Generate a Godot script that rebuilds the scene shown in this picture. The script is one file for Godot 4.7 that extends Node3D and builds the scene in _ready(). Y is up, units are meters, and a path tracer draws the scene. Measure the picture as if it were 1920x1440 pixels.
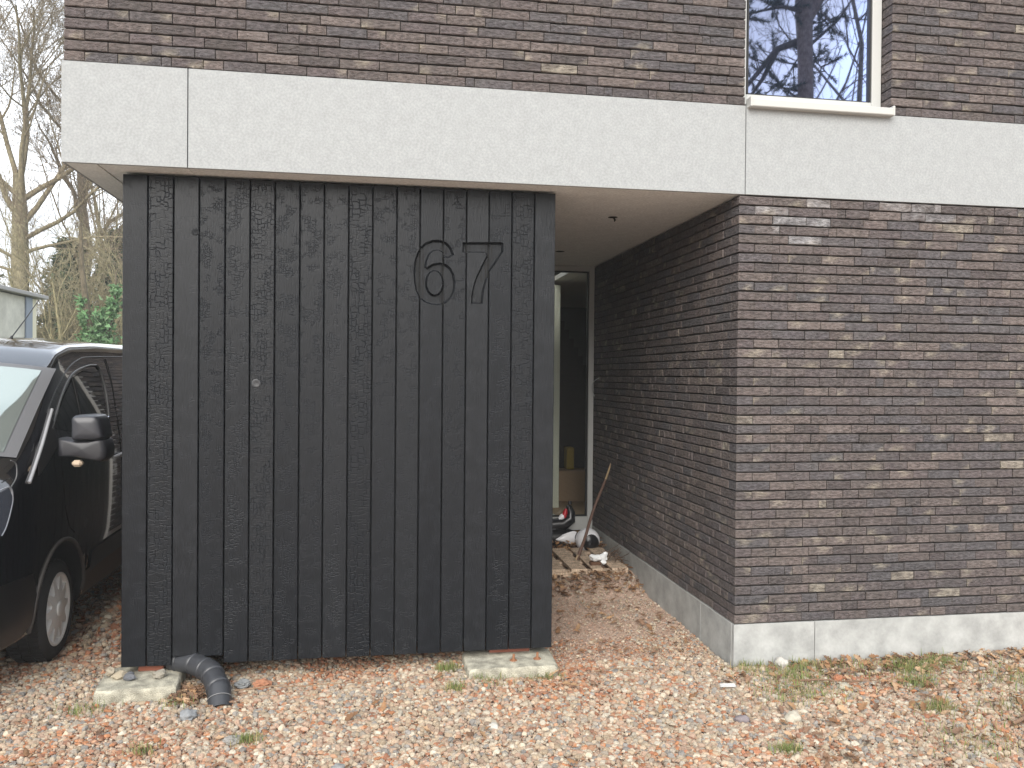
extends Node3D

# ---------------------------------------------------------------- mesh collector
class Geo:
	var v := PackedVector3Array()
	var n := PackedVector3Array()
	var c := PackedColorArray()
	var u := PackedVector2Array()
	var ix := PackedInt32Array()
	var col := Color(1, 1, 1)

	func put(p: Vector3, nn: Vector3, uv := Vector2.ZERO) -> int:
		v.append(p); n.append(nn); c.append(col); u.append(uv)
		return v.size() - 1

	func tri(a: Vector3, b: Vector3, d: Vector3) -> void:   # counter-clockwise seen from outside
		var nn := (b - a).cross(d - a)
		if nn.length_squared() < 1e-16:
			return
		nn = nn.normalized()
		var i := put(a, nn); put(b, nn); put(d, nn)
		ix.append_array([i, i + 2, i + 1])

	func quad(a: Vector3, b: Vector3, d: Vector3, e: Vector3) -> void:
		tri(a, b, d); tri(a, d, e)

	func box(lo: Vector3, hi: Vector3) -> void:
		var p := []
		for i in 8:
			p.append(Vector3(hi.x if i & 1 else lo.x, hi.y if i & 2 else lo.y, hi.z if i & 4 else lo.z))
		quad(p[4], p[5], p[7], p[6]); quad(p[1], p[0], p[2], p[3])
		quad(p[0], p[4], p[6], p[2]); quad(p[5], p[1], p[3], p[7])
		quad(p[2], p[6], p[7], p[3]); quad(p[0], p[1], p[5], p[4])

	func cbox(lo: Vector3, hi: Vector3, b: float, xf := Transform3D(), jit := 0.0, rng: RandomNumberGenerator = null) -> void:  # box with chamfered edges
		var cen := (lo + hi) / 2.0
		var h := (hi - lo) / 2.0
		b = minf(b, minf(h.x, minf(h.y, h.z)) * 0.95)
		var pt := {}
		for sx in [-1, 1]:
			for sy in [-1, 1]:
				for sz in [-1, 1]:
					var j := Vector3.ZERO
					if rng:
						j = Vector3(rng.randf_range(-jit, jit), rng.randf_range(-jit, jit), rng.randf_range(-jit, jit))
					var s := Vector3(sx, sy, sz)
					for a in 3:
						var q := s * (h - Vector3(b, b, b))
						q[a] = s[a] * h[a]
						pt[[sx, sy, sz, a]] = xf * (cen + q + j)
		var order := [[-1, -1], [1, -1], [1, 1], [-1, 1]]
		for a in 3:
			var b1 := (a + 1) % 3
			var b2 := (a + 2) % 3
			for s in [-1, 1]:
				var f := []
				for o in order:
					var k := [0, 0, 0, a]
					k[a] = s; k[b1] = o[0]; k[b2] = o[1]
					f.append(pt[k])
				if s > 0: quad(f[0], f[1], f[2], f[3])
				else: quad(f[0], f[3], f[2], f[1])
			for s1 in [-1, 1]:          # edges along axis a
				for s2 in [-1, 1]:
					var k0 := [0, 0, 0, b1]; k0[a] = -1; k0[b1] = s1; k0[b2] = s2
					var k1 := k0.duplicate(); k1[a] = 1
					var k2 := k1.duplicate(); k2[3] = b2
					var k3 := k0.duplicate(); k3[3] = b2
					if s1 * s2 > 0: quad(pt[k0], pt[k3], pt[k2], pt[k1])
					else: quad(pt[k0], pt[k1], pt[k2], pt[k3])
		for sx in [-1, 1]:
			for sy in [-1, 1]:
				for sz in [-1, 1]:
					var A = pt[[sx, sy, sz, 0]]; var B = pt[[sx, sy, sz, 1]]; var C = pt[[sx, sy, sz, 2]]
					if sx * sy * sz > 0: tri(A, B, C)
					else: tri(A, C, B)

	func grid(rows: Array, close := false) -> void:   # rows of points, smooth; outside is on the side of (along row) x (to next row)
		var nr := rows.size()
		var nc: int = rows[0].size()
		var base := v.size()
		for i in nr:
			for j in nc:
				var ja := (j - 1 + nc) % nc if close else maxi(j - 1, 0)
				var jb := (j + 1) % nc if close else mini(j + 1, nc - 1)
				var du: Vector3 = rows[i][jb] - rows[i][ja]
				var dv: Vector3 = rows[mini(i + 1, nr - 1)][j] - rows[maxi(i - 1, 0)][j]
				var nn := du.cross(dv)
				if nn.length_squared() < 1e-18:
					nn = Vector3.UP
				put(rows[i][j], nn.normalized(), Vector2(float(j) / nc, float(i) / nr))
		for i in nr - 1:
			for j in (nc if close else nc - 1):
				var a := base + i * nc + j
				var b := base + i * nc + (j + 1) % nc
				ix.append_array([a, b + nc, b, a, a + nc, b + nc])

	func tube(pts: Array, rad: Array, sides := 8, caps := true) -> void:
		var rows := []
		var prev := Vector3.ZERO
		for i in pts.size():
			var d: Vector3 = (pts[mini(i + 1, pts.size() - 1)] - pts[maxi(i - 1, 0)]).normalized()
			var s := prev
			if i == 0 or absf(s.dot(d)) > 0.95:
				s = Vector3.UP if absf(d.y) < 0.9 else Vector3.RIGHT
			s = (s - d * s.dot(d)).normalized()
			prev = s
			var t := d.cross(s)
			var base := v.size()
			for k in sides:
				var a := TAU * k / sides
				var o := s * cos(a) + t * sin(a)
				put(pts[i] + o * rad[i], o)
			rows.append(base)
		for i in rows.size() - 1:
			for k in sides:
				var a: int = rows[i] + k
				var b: int = rows[i] + (k + 1) % sides
				var e: int = rows[i + 1] + k
				var f: int = rows[i + 1] + (k + 1) % sides
				ix.append_array([a, f, b, a, e, f])
		if caps:
			for e in [0, rows.size() - 1]:
				var cn := (pts[0] - pts[1]) as Vector3 if e == 0 else (pts[-1] - pts[-2]) as Vector3
				cn = cn.normalized()
				var m := put(pts[e], cn)
				for k in sides:
					put(v[rows[e] + k], cn)
				for k in sides:
					var a := m + 1 + k
					var b := m + 1 + (k + 1) % sides
					if e == 0: ix.append_array([m, a, b])
					else: ix.append_array([m, b, a])

	func lathe(prof: Array, xf: Transform3D, sides := 32) -> void:   # profile of (radius, along local z)
		var rows := []
		for p in prof:
			var r := []
			for k in sides:
				var a := TAU * k / sides
				r.append(xf * Vector3(p.x * cos(a), p.x * sin(a), p.y))
			rows.append(r)
		grid(rows, true)

	func fan(poly: Array, toward: Vector3) -> void:   # flat polygon facing "toward"
		var ax := toward.normalized()
		var e1 := ax.cross(Vector3.UP if absf(ax.y) < 0.9 else Vector3.RIGHT).normalized()
		var e2 := ax.cross(e1)
		var flat := PackedVector2Array()
		for p in poly:
			flat.append(Vector2(p.dot(e1), p.dot(e2)))
		var t := Geometry2D.triangulate_polygon(flat)
		for i in range(0, t.size(), 3):
			var a: Vector3 = poly[t[i]]; var b: Vector3 = poly[t[i + 1]]; var d: Vector3 = poly[t[i + 2]]
			if (b - a).cross(d - a).dot(toward) < 0: tri(a, d, b)
			else: tri(a, b, d)

	func mesh(with_color := false) -> ArrayMesh:
		var arr := []
		arr.resize(Mesh.ARRAY_MAX)
		arr[Mesh.ARRAY_VERTEX] = v
		arr[Mesh.ARRAY_NORMAL] = n
		arr[Mesh.ARRAY_TEX_UV] = u
		if with_color:
			arr[Mesh.ARRAY_COLOR] = c
		arr[Mesh.ARRAY_INDEX] = ix
		var m := ArrayMesh.new()
		m.add_surface_from_arrays(Mesh.PRIMITIVE_TRIANGLES, arr)
		return m

# ---------------------------------------------------------------- scene helpers
var used := {}
var M := {}

func numbered(called: String) -> String:
	used[called] = used.get(called, -1) + 1
	return called if used[called] == 0 else "%s_%03d" % [called, used[called]]

func tag(o: Node, label := "", category := "", group := "", kind := "") -> Node:
	if label: o.set_meta("label", label)
	if category: o.set_meta("category", category)
	if group: o.set_meta("group", group)
	if kind: o.set_meta("kind", kind)
	return o

func base(called: String, at := Vector3.ZERO, turn := 0.0) -> Node3D:
	var o := Node3D.new()
	o.name = numbered(called)
	add_child(o)
	o.position = at
	o.rotation.y = turn
	return o

func obj(called: String, mesh: Mesh, mat: Material, parent: Node = null, at := Vector3.ZERO) -> MeshInstance3D:
	var o := MeshInstance3D.new()
	o.mesh = mesh
	o.material_override = mat
	o.position = at
	if parent == null:
		o.name = numbered(called)
		add_child(o)
	else:
		var key := str(parent.get_instance_id()) + called
		used[key] = used.get(key, -1) + 1
		o.name = called if used[key] == 0 else "%s_%03d" % [called, used[key]]
		parent.add_child(o, true)
	return o

func many(called: String, mesh: Mesh, mat: Material, xf: Array, cols: Array, parent: Node = null) -> MultiMeshInstance3D:
	var mm := MultiMesh.new()
	mm.transform_format = MultiMesh.TRANSFORM_3D
	mm.use_colors = true
	mm.mesh = mesh
	mm.instance_count = xf.size()
	for i in xf.size():
		mm.set_instance_transform(i, xf[i])
		mm.set_instance_color(i, cols[i])
	var o := MultiMeshInstance3D.new()
	o.multimesh = mm
	o.material_override = mat
	o.name = numbered(called) if parent == null else called
	(self if parent == null else parent).add_child(o, true)
	o.set_meta("kind", "stuff")
	return o

func rnd(s: int) -> RandomNumberGenerator:
	var r := RandomNumberGenerator.new()
	r.seed = s
	return r

func lin(r: float, g: float, b: float) -> Color:      # a linear base colour as albedo_color takes it
	return Color(r, g, b).linear_to_srgb()

func mat(r: float, g: float, b: float, rough := 0.8, metal := 0.0) -> StandardMaterial3D:
	var m := StandardMaterial3D.new()
	m.albedo_color = lin(r, g, b)
	m.roughness = rough
	m.metallic = metal
	return m

func vmat(rough := 0.9) -> StandardMaterial3D:
	var m := StandardMaterial3D.new()
	m.vertex_color_use_as_albedo = true
	m.roughness = rough
	return m

# a grey picture from noise: value = lo..hi, stretched sx, sy
func noise_img(w: int, h: int, freq: float, oct: int, seed_: int, sx := 1, sy := 1, type := FastNoiseLite.TYPE_SIMPLEX_SMOOTH) -> Image:
	var f := FastNoiseLite.new()
	f.noise_type = type
	f.seed = seed_
	f.frequency = freq
	f.fractal_type = FastNoiseLite.FRACTAL_FBM
	f.fractal_octaves = oct
	var im := f.get_seamless_image(w / sx, h / sy, false, false, 0.15)
	im.convert(Image.FORMAT_L8)
	if sx > 1 or sy > 1:
		im.resize(w, h, Image.INTERPOLATE_CUBIC)
	return im

func tex(im: Image) -> ImageTexture:
	return ImageTexture.create_from_image(im)

func combine(ims: Array, f: Callable) -> Image:
	var w: int = ims[0].get_width()
	var h: int = ims[0].get_height()
	var d := []
	for im in ims:
		d.append(im.get_data())
	var out := PackedByteArray()
	out.resize(w * h)
	var a: PackedByteArray = d[0]
	var b: PackedByteArray = d[1]
	var e: PackedByteArray = d[2] if d.size() > 2 else d[1]
	for i in w * h:
		out[i] = clampi(int(f.call(a[i] / 255.0, b[i] / 255.0, e[i] / 255.0) * 255.0), 0, 255)
	return Image.create_from_data(w, h, false, Image.FORMAT_L8, out)

func triplanar(m: StandardMaterial3D, per_metre: float, world := true) -> StandardMaterial3D:
	m.uv1_triplanar = true
	m.uv1_world_triplanar = world
	m.uv1_scale = Vector3.ONE * per_metre
	m.uv1_triplanar_sharpness = 8.0
	return m

func relief(m: StandardMaterial3D, t: Texture2D, cm: float) -> StandardMaterial3D:
	m.heightmap_enabled = true
	m.heightmap_texture = t
	m.heightmap_scale = cm
	return m

# ---------------------------------------------------------------- materials
func make_materials() -> void:
	# hand-moulded brick: long wrinkles and grit
	var wr := noise_img(512, 512, 0.045, 4, 11, 2, 1)
	var grit := noise_img(512, 512, 0.16, 3, 12)
	var blotch := noise_img(512, 512, 0.02, 4, 13)
	var brick_bump := tex(combine([wr, grit, blotch], func(a, b, d): return 0.68 * a + 0.32 * b))
	var brick_tone := tex(combine([blotch, grit, wr], func(a, b, d): return 0.84 + 0.20 * (a - 0.5) + 0.30 * (b - 0.5) + 0.30 * (d - 0.5)))
	M.brick_bump = brick_bump
	M.brick = vmat(0.92)
	triplanar(M.brick, 2.2)
	M.brick.albedo_texture = brick_tone
	relief(M.brick, brick_bump, 1.3)
	M.mortar = mat(0.022, 0.018, 0.016, 0.98)
	# pale fibre-cement panels
	var fine := noise_img(512, 512, 0.09, 4, 21)
	var cloud := noise_img(512, 512, 0.018, 5, 22, 1, 1)
	var panel_tone := tex(combine([fine, cloud, fine], func(a, b, d): return 0.93 + 0.12 * (a - 0.5) + 0.055 * (b - 0.5)))
	M.panel = mat(0.345, 0.360, 0.363, 0.75)
	M.panel.albedo_texture = panel_tone
	triplanar(M.panel, 1.3)
	relief(M.panel, tex(fine), 0.04)
	M.soffit = mat(0.85, 0.865, 0.84, 0.85)
	M.soffit.albedo_texture = panel_tone
	triplanar(M.soffit, 0.9)
	var stain := noise_img(512, 512, 0.012, 4, 31)
	var stain2 := tex(combine([stain, fine, cloud], func(a, b, d): return 0.92 + 0.16 * (a - 0.5) + 0.05 * (b - 0.5) + 0.10 * (d - 0.5)))
	M.plinth = mat(0.415, 0.42, 0.405, 0.8)
	M.plinth.albedo_texture = stain2
	triplanar(M.plinth, 0.8)
	relief(M.plinth, tex(fine), 0.05)
	M.concrete = mat(0.52, 0.49, 0.39, 0.95)
	M.concrete.albedo_texture = tex(combine([stain, grit, blotch], func(a, b, d): return 0.85 + 0.3 * (a - 0.5) + 0.2 * (b - 0.5) + 0.2 * (d - 0.5)))
	triplanar(M.concrete, 1.6)
	relief(M.concrete, tex(grit), 0.5)
	M.frame = mat(0.45, 0.455, 0.44, 0.45)
	M.sill = mat(0.44, 0.44, 0.42, 0.45)
	M.gasket = mat(0.015, 0.015, 0.015, 0.7)
	M.black_gap = mat(0.012, 0.012, 0.012, 0.95)
	# charred boards: alligator cracks, three states of char
	var cell := crack_img(1024, 64, 5)
	var cell2 := crack_img(1024, 92, 8)
	var zone := noise_img(1024, 1024, 0.010, 3, 41)
	var grain := noise_img(1024, 1024, 0.12, 4, 42, 1, 8)
	M.char_deep = combine([cell, grain, zone], func(a, g, z): return 0.15 + 0.7 * (1.0 - (1.0 - a) * clampf((z - 0.30) * 4.0, 0.25, 1.0)) + 0.15 * (g - 0.5))
	M.char_mid = combine([cell2, grain, zone], func(a, g, z): return 0.2 + 0.65 * (1.0 - (1.0 - a) * clampf((z - 0.42) * 5.0, 0.0, 0.8)) + 0.2 * (g - 0.5))
	M.char_soft = combine([cell2, grain, zone], func(a, g, z): return 0.3 + 0.5 * (1.0 - (1.0 - a) * clampf((z - 0.56) * 5.0, 0.0, 0.45)) + 0.3 * (g - 0.5))
	M.boards = []
	var i := 0
	for im in [M.char_soft, M.char_mid, M.char_deep]:
		var tone = tex(combine([im, zone, grain], func(a, z, g): return 0.73 + 0.12 * a + 0.18 * (z - 0.5) + 0.16 * (g - 0.5)))
		for k in 3:
			var m := mat(0.0122 + 0.003 * k, 0.0142 + 0.003 * k, 0.0180 + 0.003 * k, 0.40)
			m.albedo_texture = tone
			m.metallic_specular = 0.34
			relief(m, tex(im) if k == 0 else M.boards[-1].heightmap_texture, [0.26, 0.38, 0.46][i])
			M.boards.append(m)
		i += 1
	M.glass_mirror = mat(0.40, 0.475, 0.73, 0.015, 1.0)
	M.door_glass = mat(0.04, 0.05, 0.045, 0.02)
	M.door_glass.albedo_color.a = 0.06
	M.door_glass.transparency = BaseMaterial3D.TRANSPARENCY_ALPHA
	var wood := noise_img(512, 512, 0.09, 4, 51, 1, 8)
	M.wood_tex = tex(combine([wood, stain, grit], func(a, b, d): return 0.85 + 0.4 * (a - 0.5) + 0.3 * (b - 0.5)))
	M.pallet = mat(0.66, 0.50, 0.36, 0.9)
	M.pallet.albedo_texture = M.wood_tex
	triplanar(M.pallet, 2.0)
	M.bark_bump = tex(combine([noise_img(256, 256, 0.06, 4, 61, 1, 4), grit.get_region(Rect2i(0, 0, 256, 256)), wr.get_region(Rect2i(0, 0, 256, 256))], func(a, b, d): return a * 0.75 + b * 0.25))
	M.bark = vmat(0.95)
	M.bark.albedo_texture = M.wood_tex
	triplanar(M.bark, 1.0)
	M.soil = mat(0.80, 0.585, 0.46, 1.0)
	M.soil.vertex_color_use_as_albedo = true
	M.soil.albedo_texture = tex(combine([noise_img(512, 512, 0.25, 3, 71), blotch, stain], func(a, b, d): return 0.86 + 0.5 * (a - 0.5) + 0.2 * (b - 0.5)))
	triplanar(M.soil, 1.1)
	relief(M.soil, tex(noise_img(512, 512, 0.3, 3, 72)), 1.0)
	M.stone = vmat(0.9)
	M.stone.albedo_texture = brick_tone
	triplanar(M.stone, 9.0, false)
	M.leaf = vmat(0.85)
	M.leaf.backlight_enabled = true
	M.leaf.backlight = Color(0.35, 0.35, 0.35)

# char splits along the grain and then across it, into small upright blocks: 1 = sound, 0 = crack
func crack_img(side: int, strips: int, s: int) -> Image:
	var r := rnd(s)
	var d := PackedByteArray()
	d.resize(side * side)
	d.fill(255)
	var w := float(side) / strips
	var ph := []
	for k in strips + 1:
		ph.append([r.randf() * TAU, r.randf() * TAU, r.randf_range(-0.25, 0.25) * w])
	ph[strips] = ph[0]
	var edge := func(k: int, y: int) -> float:
		var p: Array = ph[k]
		return k * w + p[2] + 0.14 * w * sin(TAU * y * 9 / side + p[0]) + 0.10 * w * sin(TAU * y * 23 / side + p[1])
	var dot := func(x: int, y: int, v: int):
		var i := posmod(y, side) * side + posmod(x, side)
		d[i] = mini(d[i], v)
	for k in strips:
		var gap := false
		for y in side:
			if y % 24 == 0: gap = r.randf() < 0.3
			if gap: continue
			var x := int(edge.call(k, y))
			dot.call(x, y, 30); dot.call(x + 1, y, 130); dot.call(x - 1, y, 170)
		var y := r.randf_range(0, 20)
		while y < side - 4:
			var x0 := int(edge.call(k, int(y)))
			var x1 := int(edge.call(k + 1, int(y)))
			var slope := r.randf_range(-0.35, 0.35)
			var bow := r.randf_range(-2.5, 2.5)
			for x in range(x0, x1):
				var t := float(x - x0) / maxf(1.0, x1 - x0)
				var yy := int(y + slope * (x - x0) + bow * sin(t * PI))
				dot.call(x, yy, 20); dot.call(x, yy + 1, 110); dot.call(x, yy - 1, 160)
			y += w * r.randf_range(0.55, 2.1)
	return Image.create_from_data(side, side, false, Image.FORMAT_L8, d)

# ---------------------------------------------------------------- bricks
const COURSE := 0.056
const TONES := [[0.144, 0.118, 0.112], [0.124, 0.103, 0.101], [0.164, 0.134, 0.125], [0.118, 0.102, 0.103], [0.123, 0.111, 0.115], [0.139, 0.115, 0.114], [0.176, 0.143, 0.132], [0.109, 0.092, 0.090], [0.112, 0.103, 0.108], [0.194, 0.159, 0.147], [0.133, 0.111, 0.109], [0.153, 0.126, 0.121], [0.132, 0.118, 0.121], [0.142, 0.118, 0.111]]
const PALE := [0.40, 0.355, 0.29]

func brick_into(g: Geo, xf: Transform3D, l: float, d: float, tone: Array, r: RandomNumberGenerator, stain := 0.0, both := false) -> void:
	# front face towards local +z at z = 0, from x = 0 to l, y = 0 to h; back left open against the wall
	var h := 0.0473
	var b := r.randf_range(0.0022, 0.004)
	var n := 3 if l > 0.12 else 2
	var xs := []
	for i in n + 1:
		xs.append(l * i / n)
	var proud := r.randf_range(-0.003, 0.003)
	var inner := []
	var outer := []
	var back := []
	for side in 2:
		for k in n + 1:
			var i: int = k if side == 0 else n - k
			var y := 0.0 if side == 0 else h
			var j := r.randf_range(-0.0016, 0.0016)
			var ox: float = xs[i]
			var ixx: float = clampf(ox, b, l - b)
			outer.append(Vector3(ox, y + j, proud - b))
			inner.append(Vector3(ixx, (y + b + j) if side == 0 else (y - b + j), proud + r.randf_range(-0.0016, 0.0016)))
			back.append(Vector3(ox, y, -d))
	var m := outer.size()
	var k0 := Color(tone[0], tone[1], tone[2])
	var dark := k0 * 0.93
	g.col = k0
	var pts := []
	for a in [inner, outer, back]:
		var q := []
		for p in a:
			q.append(xf * p)
		pts.append(q)
	var white := Color(0.60, 0.59, 0.60)
	var pale: bool = tone == PALE
	var tint := []
	for i in m:
		var t := k0 * r.randf_range(0.94, 1.06)
		if pale:
			t = Color(0.15, 0.125, 0.11).lerp(k0, r.randf())
		elif r.randf() < 0.03:
			t = k0.lerp(Color(0.46, 0.40, 0.31), 0.5)
		if stain > 0: t = t.lerp(white, clampf(stain * r.randf_range(0.0, 1.9), 0.0, 0.85))
		tint.append(t)
	var corner := func(p: Vector3, t: Color, nn: Vector3): g.col = t; return g.put(p, nn)
	for i in n:
		var ids := [i, i + 1, m - 2 - i, m - 1 - i]
		var nn: Vector3 = (pts[0][ids[1]] - pts[0][ids[0]]).cross(pts[0][ids[2]] - pts[0][ids[0]]).normalized()
		var k := []
		for e in ids:
			k.append(corner.call(pts[0][e], tint[e], nn))
		g.ix.append_array([k[0], k[2], k[1], k[0], k[3], k[2]])
	for i in m:
		var e := (i + 1) % m
		g.col = tint[i].lerp(Color(0.30, 0.26, 0.22), 0.14)
		g.quad(pts[1][i], pts[1][e], pts[0][e], pts[0][i])
		g.col = tint[i]
		g.quad(pts[2][i], pts[2][e], pts[1][e], pts[1][i])

# one wall of bricks: origin at its lower front-left corner, local +x along the wall, +z outwards.
# holes: function(x0, x1, row) -> true where there is no brick.  left / right: "free", "corner" (brick returns round the corner)
func lay_bricks(part: Node3D, xf: Transform3D, length: float, rows: int, s: int, keep: int, eye: Vector3, corner_left := false, in_view := Rect2(-9, -9, 99, 99), first_short := 0, deep := 0.10) -> void:
	var r := rnd(s)
	var list := []
	var before := []
	for row in rows:
		var x := 0.0
		var joints := []
		var y := row * COURSE
		var first := true
		while x < length - 0.02:
			var l := 0.213
			var p := r.randf()
			if p > 0.62: l = 0.158
			if p > 0.75: l = 0.102
			if p > 0.93: l = 0.050
			if first:
				l = 0.213 if (row + first_short) % 2 == 0 else 0.102
				if not corner_left and r.randf() < 0.3: l = 0.158
			if x + l > length - 0.05:
				l = length - x
			if not first:
				for t in before:
					if absf(x + l - t) < 0.03 and x + l < length - 0.1:
						l += 0.052 if l < 0.2 else -0.055
						break
			if x + l > length - 0.03: l = length - x
			list.append([x, y, l, row, first])
			joints.append(x + l)
			x += l
			first = false
		before = joints
	var order := []
	for q in list:
		var wp := xf * Vector3(q[0] + q[2] / 2, q[1], 0)
		var seen := in_view.has_point(Vector2(q[0] + q[2] / 2, q[1]))
		order.append([wp.distance_to(eye) + (0.0 if seen else 1000.0), q])
	order.sort_custom(func(a, b): return a[0] < b[0])
	var rest := Geo.new()
	var cache := {}
	var n := 0
	for o in order:
		var q = o[1]
		var tone: Array = TONES[r.randi() % TONES.size()]
		if r.randf() < 0.017: tone = PALE
		var l: float = q[2] - 0.0038
		var d := deep
		if q[4] and corner_left:
			d = 0.102 if l > 0.15 else 0.211
		var wp := xf * Vector3(q[0], q[1], 0)
		var stain := 0.0
		if q[1] > 2.2 and q[0] < 0.45 and q[0] > 0.03 and part.has_meta("salt") and r.randf() < 0.55:
			stain = 0.26
		if part.has_meta("salt") and q[1] > 2.4 and absf(q[0] - 1.1) < 0.25 and r.randf() < 0.6:
			stain = 0.22
		if n < keep and o[0] < 900.0:
			var key := "%d_%d_%d_%d" % [int(l * 1000), int(d * 1000), TONES.find(tone), r.randi() % 4 if stain == 0.0 else 100 + n]
			if not cache.has(key):
				var g := Geo.new()
				brick_into(g, Transform3D(), l, d, tone, r, stain)
				cache[key] = g.mesh(true)
			var b := obj("brick", cache[key], M.brick, part)
			b.transform = xf * Transform3D(Basis(Vector3(0, 0, 1), r.randf_range(-0.006, 0.006)), Vector3(q[0] + 0.0019, q[1] + 0.0042 + r.randf_range(-0.0010, 0.0010), 0))
			n += 1
		else:
			brick_into(rest, xf * Transform3D(Basis(Vector3(0, 0, 1), r.randf_range(-0.006, 0.006)), Vector3(q[0] + 0.0019, q[1] + 0.0042 + r.randf_range(-0.0010, 0.0010), 0)), l, d, tone, r, stain)
	if rest.v.size():
		tag(obj("remaining_bricks", rest.mesh(true), M.brick, part), "", "", "", "stuff")

func slab(called: String, lo: Vector3, hi: Vector3, m: Material, parent: Node, b := 0.003) -> MeshInstance3D:
	var g := Geo.new()
	var c := (lo + hi) / 2
	g.cbox(lo - c, hi - c, b)
	return obj(called, g.mesh(), m, parent, c)

const CX := 2.083        # front corner of the ground floor wall
const SOFFIT := 2.766
const BAND := 3.283

func build_house() -> void:
	var eye := Vector3(0, 1.69, 4.5)
	var house := base("house")
	tag(house, "modern brick house with pale panel band, overhanging upper floor and recessed glass door", "house")
	# lower front wall
	var wall := Node3D.new(); wall.name = "brick_wall"; house.add_child(wall)
	wall.set_meta("salt", true)
	wall.set_meta("label", "brick wall of the ground floor facing the gravel")
	lay_bricks(wall, Transform3D(Basis(), Vector3(CX, 0.242, 0)), 3.4, 45, 101, 300, eye, true, Rect2(-0.1, -0.1, 2.0, 3), 0)
	var g := Geo.new()
	g.box(Vector3(CX + 0.020, 0.1, -0.3), Vector3(CX + 3.4, SOFFIT - 0.002, -0.019))
	obj("mortar_bed", g.mesh(), M.mortar, wall)
	# side wall of the recess (faces -x)
	var side := Node3D.new(); side.name = "brick_wall_001"; house.add_child(side)
	side.set_meta("label", "shaded brick wall running back to the glass door")
	var turn := Basis(Vector3.UP, -PI / 2)
	# local +x runs towards the street; starts at the door and ends short of the corner bricks
	lay_side(side, turn, eye)
	g = Geo.new()
	g.box(Vector3(CX + 0.019, 0.1, -3.45), Vector3(CX + 0.3, SOFFIT - 0.002, -0.302))
	obj("mortar_bed", g.mesh(), M.mortar, side)
	# upper walls, left and right of the window
	var up := Node3D.new(); up.name = "brick_wall_002"; house.add_child(up)
	up.set_meta("label", "brick wall of the upper floor above the pale band")
	lay_bricks(up, Transform3D(Basis(), Vector3(-1.590, BAND + 0.001, 0)), 3.704, 40, 103, 230, eye, true, Rect2(-0.1, -0.1, 3.9, 0.74), 1)
	lay_bricks(up, Transform3D(Basis(), Vector3(3.052, BAND + 0.001, 0)), 2.43, 40, 104, 90, eye, false, Rect2(-0.1, -0.1, 0.95, 0.80), 1, 0.115)
	g = Geo.new()
	g.box(Vector3(-1.570, BAND, -0.3), Vector3(2.100, 5.5, -0.019))
	g.box(Vector3(3.066, BAND, -0.3), Vector3(5.48, 5.5, -0.019))
	g.box(Vector3(2.100, 5.2, -0.3), Vector3(3.066, 5.5, -0.019))
	obj("mortar_bed", g.mesh(), M.mortar, up)
	var gable := Node3D.new(); gable.name = "brick_wall_003"; house.add_child(gable)
	gable.set_meta("label", "flank brick wall of the upper floor")
	lay_bricks(gable, Transform3D(turn, Vector3(-1.590, BAND + 0.001, -7.9)), 7.68, 40, 105, 0, eye)
	g = Geo.new()
	g.box(Vector3(-1.571, BAND, -8.0), Vector3(-1.4, 5.5, -0.302))
	obj("mortar_bed", g.mesh(), M.mortar, gable)
	var low := Node3D.new(); low.name = "brick_wall_004"; house.add_child(low)
	low.set_meta("label", "flank brick wall of the ground floor behind the shed")
	lay_bricks(low, Transform3D(turn, Vector3(-1.362, 0.242, -7.9)), 4.72, 45, 106, 0, eye)
	# body behind: floors, back walls, roof
	g = Geo.new()
	g.box(Vector3(-1.45, 5.5, -8.1), Vector3(5.5, 5.7, -7.2))
	g.box(Vector3(-1.45, 5.5, -0.8), Vector3(5.5, 5.7, 0.0))
	g.box(Vector3(-1.45, 5.5, -7.2), Vector3(-1.0, 5.7, -0.8))
	g.box(Vector3(3.4, 5.5, -7.2), Vector3(5.5, 5.7, -0.8))
	obj("roof", g.mesh(), M.panel, house)
	g = Geo.new()
	g.box(Vector3(-1.40, BAND - 0.2, -8.0), Vector3(5.45, BAND - 0.02, -4.30))
	g.box(Vector3(-1.40, BAND - 0.2, -3.35), Vector3(5.45, BAND - 0.02, -0.302))
	g.box(Vector3(1.93, BAND - 0.2, -4.30), Vector3(5.45, BAND - 0.02, -3.35))
	g.box(Vector3(-1.40, SOFFIT + 0.05, -8.1), Vector3(5.45, 5.49, -7.9))
	g.box(Vector3(5.3, 0.0, -8.0), Vector3(5.46, 5.49, -0.31))
	g.box(Vector3(-1.36, 0.0, -8.0), Vector3(5.3, SOFFIT, -7.85))
	g.box(Vector3(-1.34, 0.0, -7.85), Vector3(-1.20, SOFFIT, -3.30))
	g.box(Vector3(1.04, 0.0, -3.3), Vector3(1.12, SOFFIT, -3.16))
	g.box(Vector3(-1.36, 0.0, -3.3), Vector3(1.04, SOFFIT, -3.17))
	obj("back_wall", g.mesh(), mat(0.72, 0.70, 0.66), house)
	# pale band: panels with 5 mm joints
	for p in [[-1.597, -0.986], [-0.981, 2.1155], [2.1205, 5.48]]:
		slab("band_panel", Vector3(p[0], SOFFIT, -0.012), Vector3(p[1], BAND, 0.006), M.panel, house, 0.0015)
	slab("band_panel", Vector3(-1.597, SOFFIT, -8.0), Vector3(-1.583, BAND, -0.013), M.panel, house, 0.0015)
	g = Geo.new()
	g.box(Vector3(-1.582, SOFFIT + 0.012, -0.06), Vector3(5.48, BAND - 0.004, -0.014))
	obj("band_backing", g.mesh(), M.black_gap, house)
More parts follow.
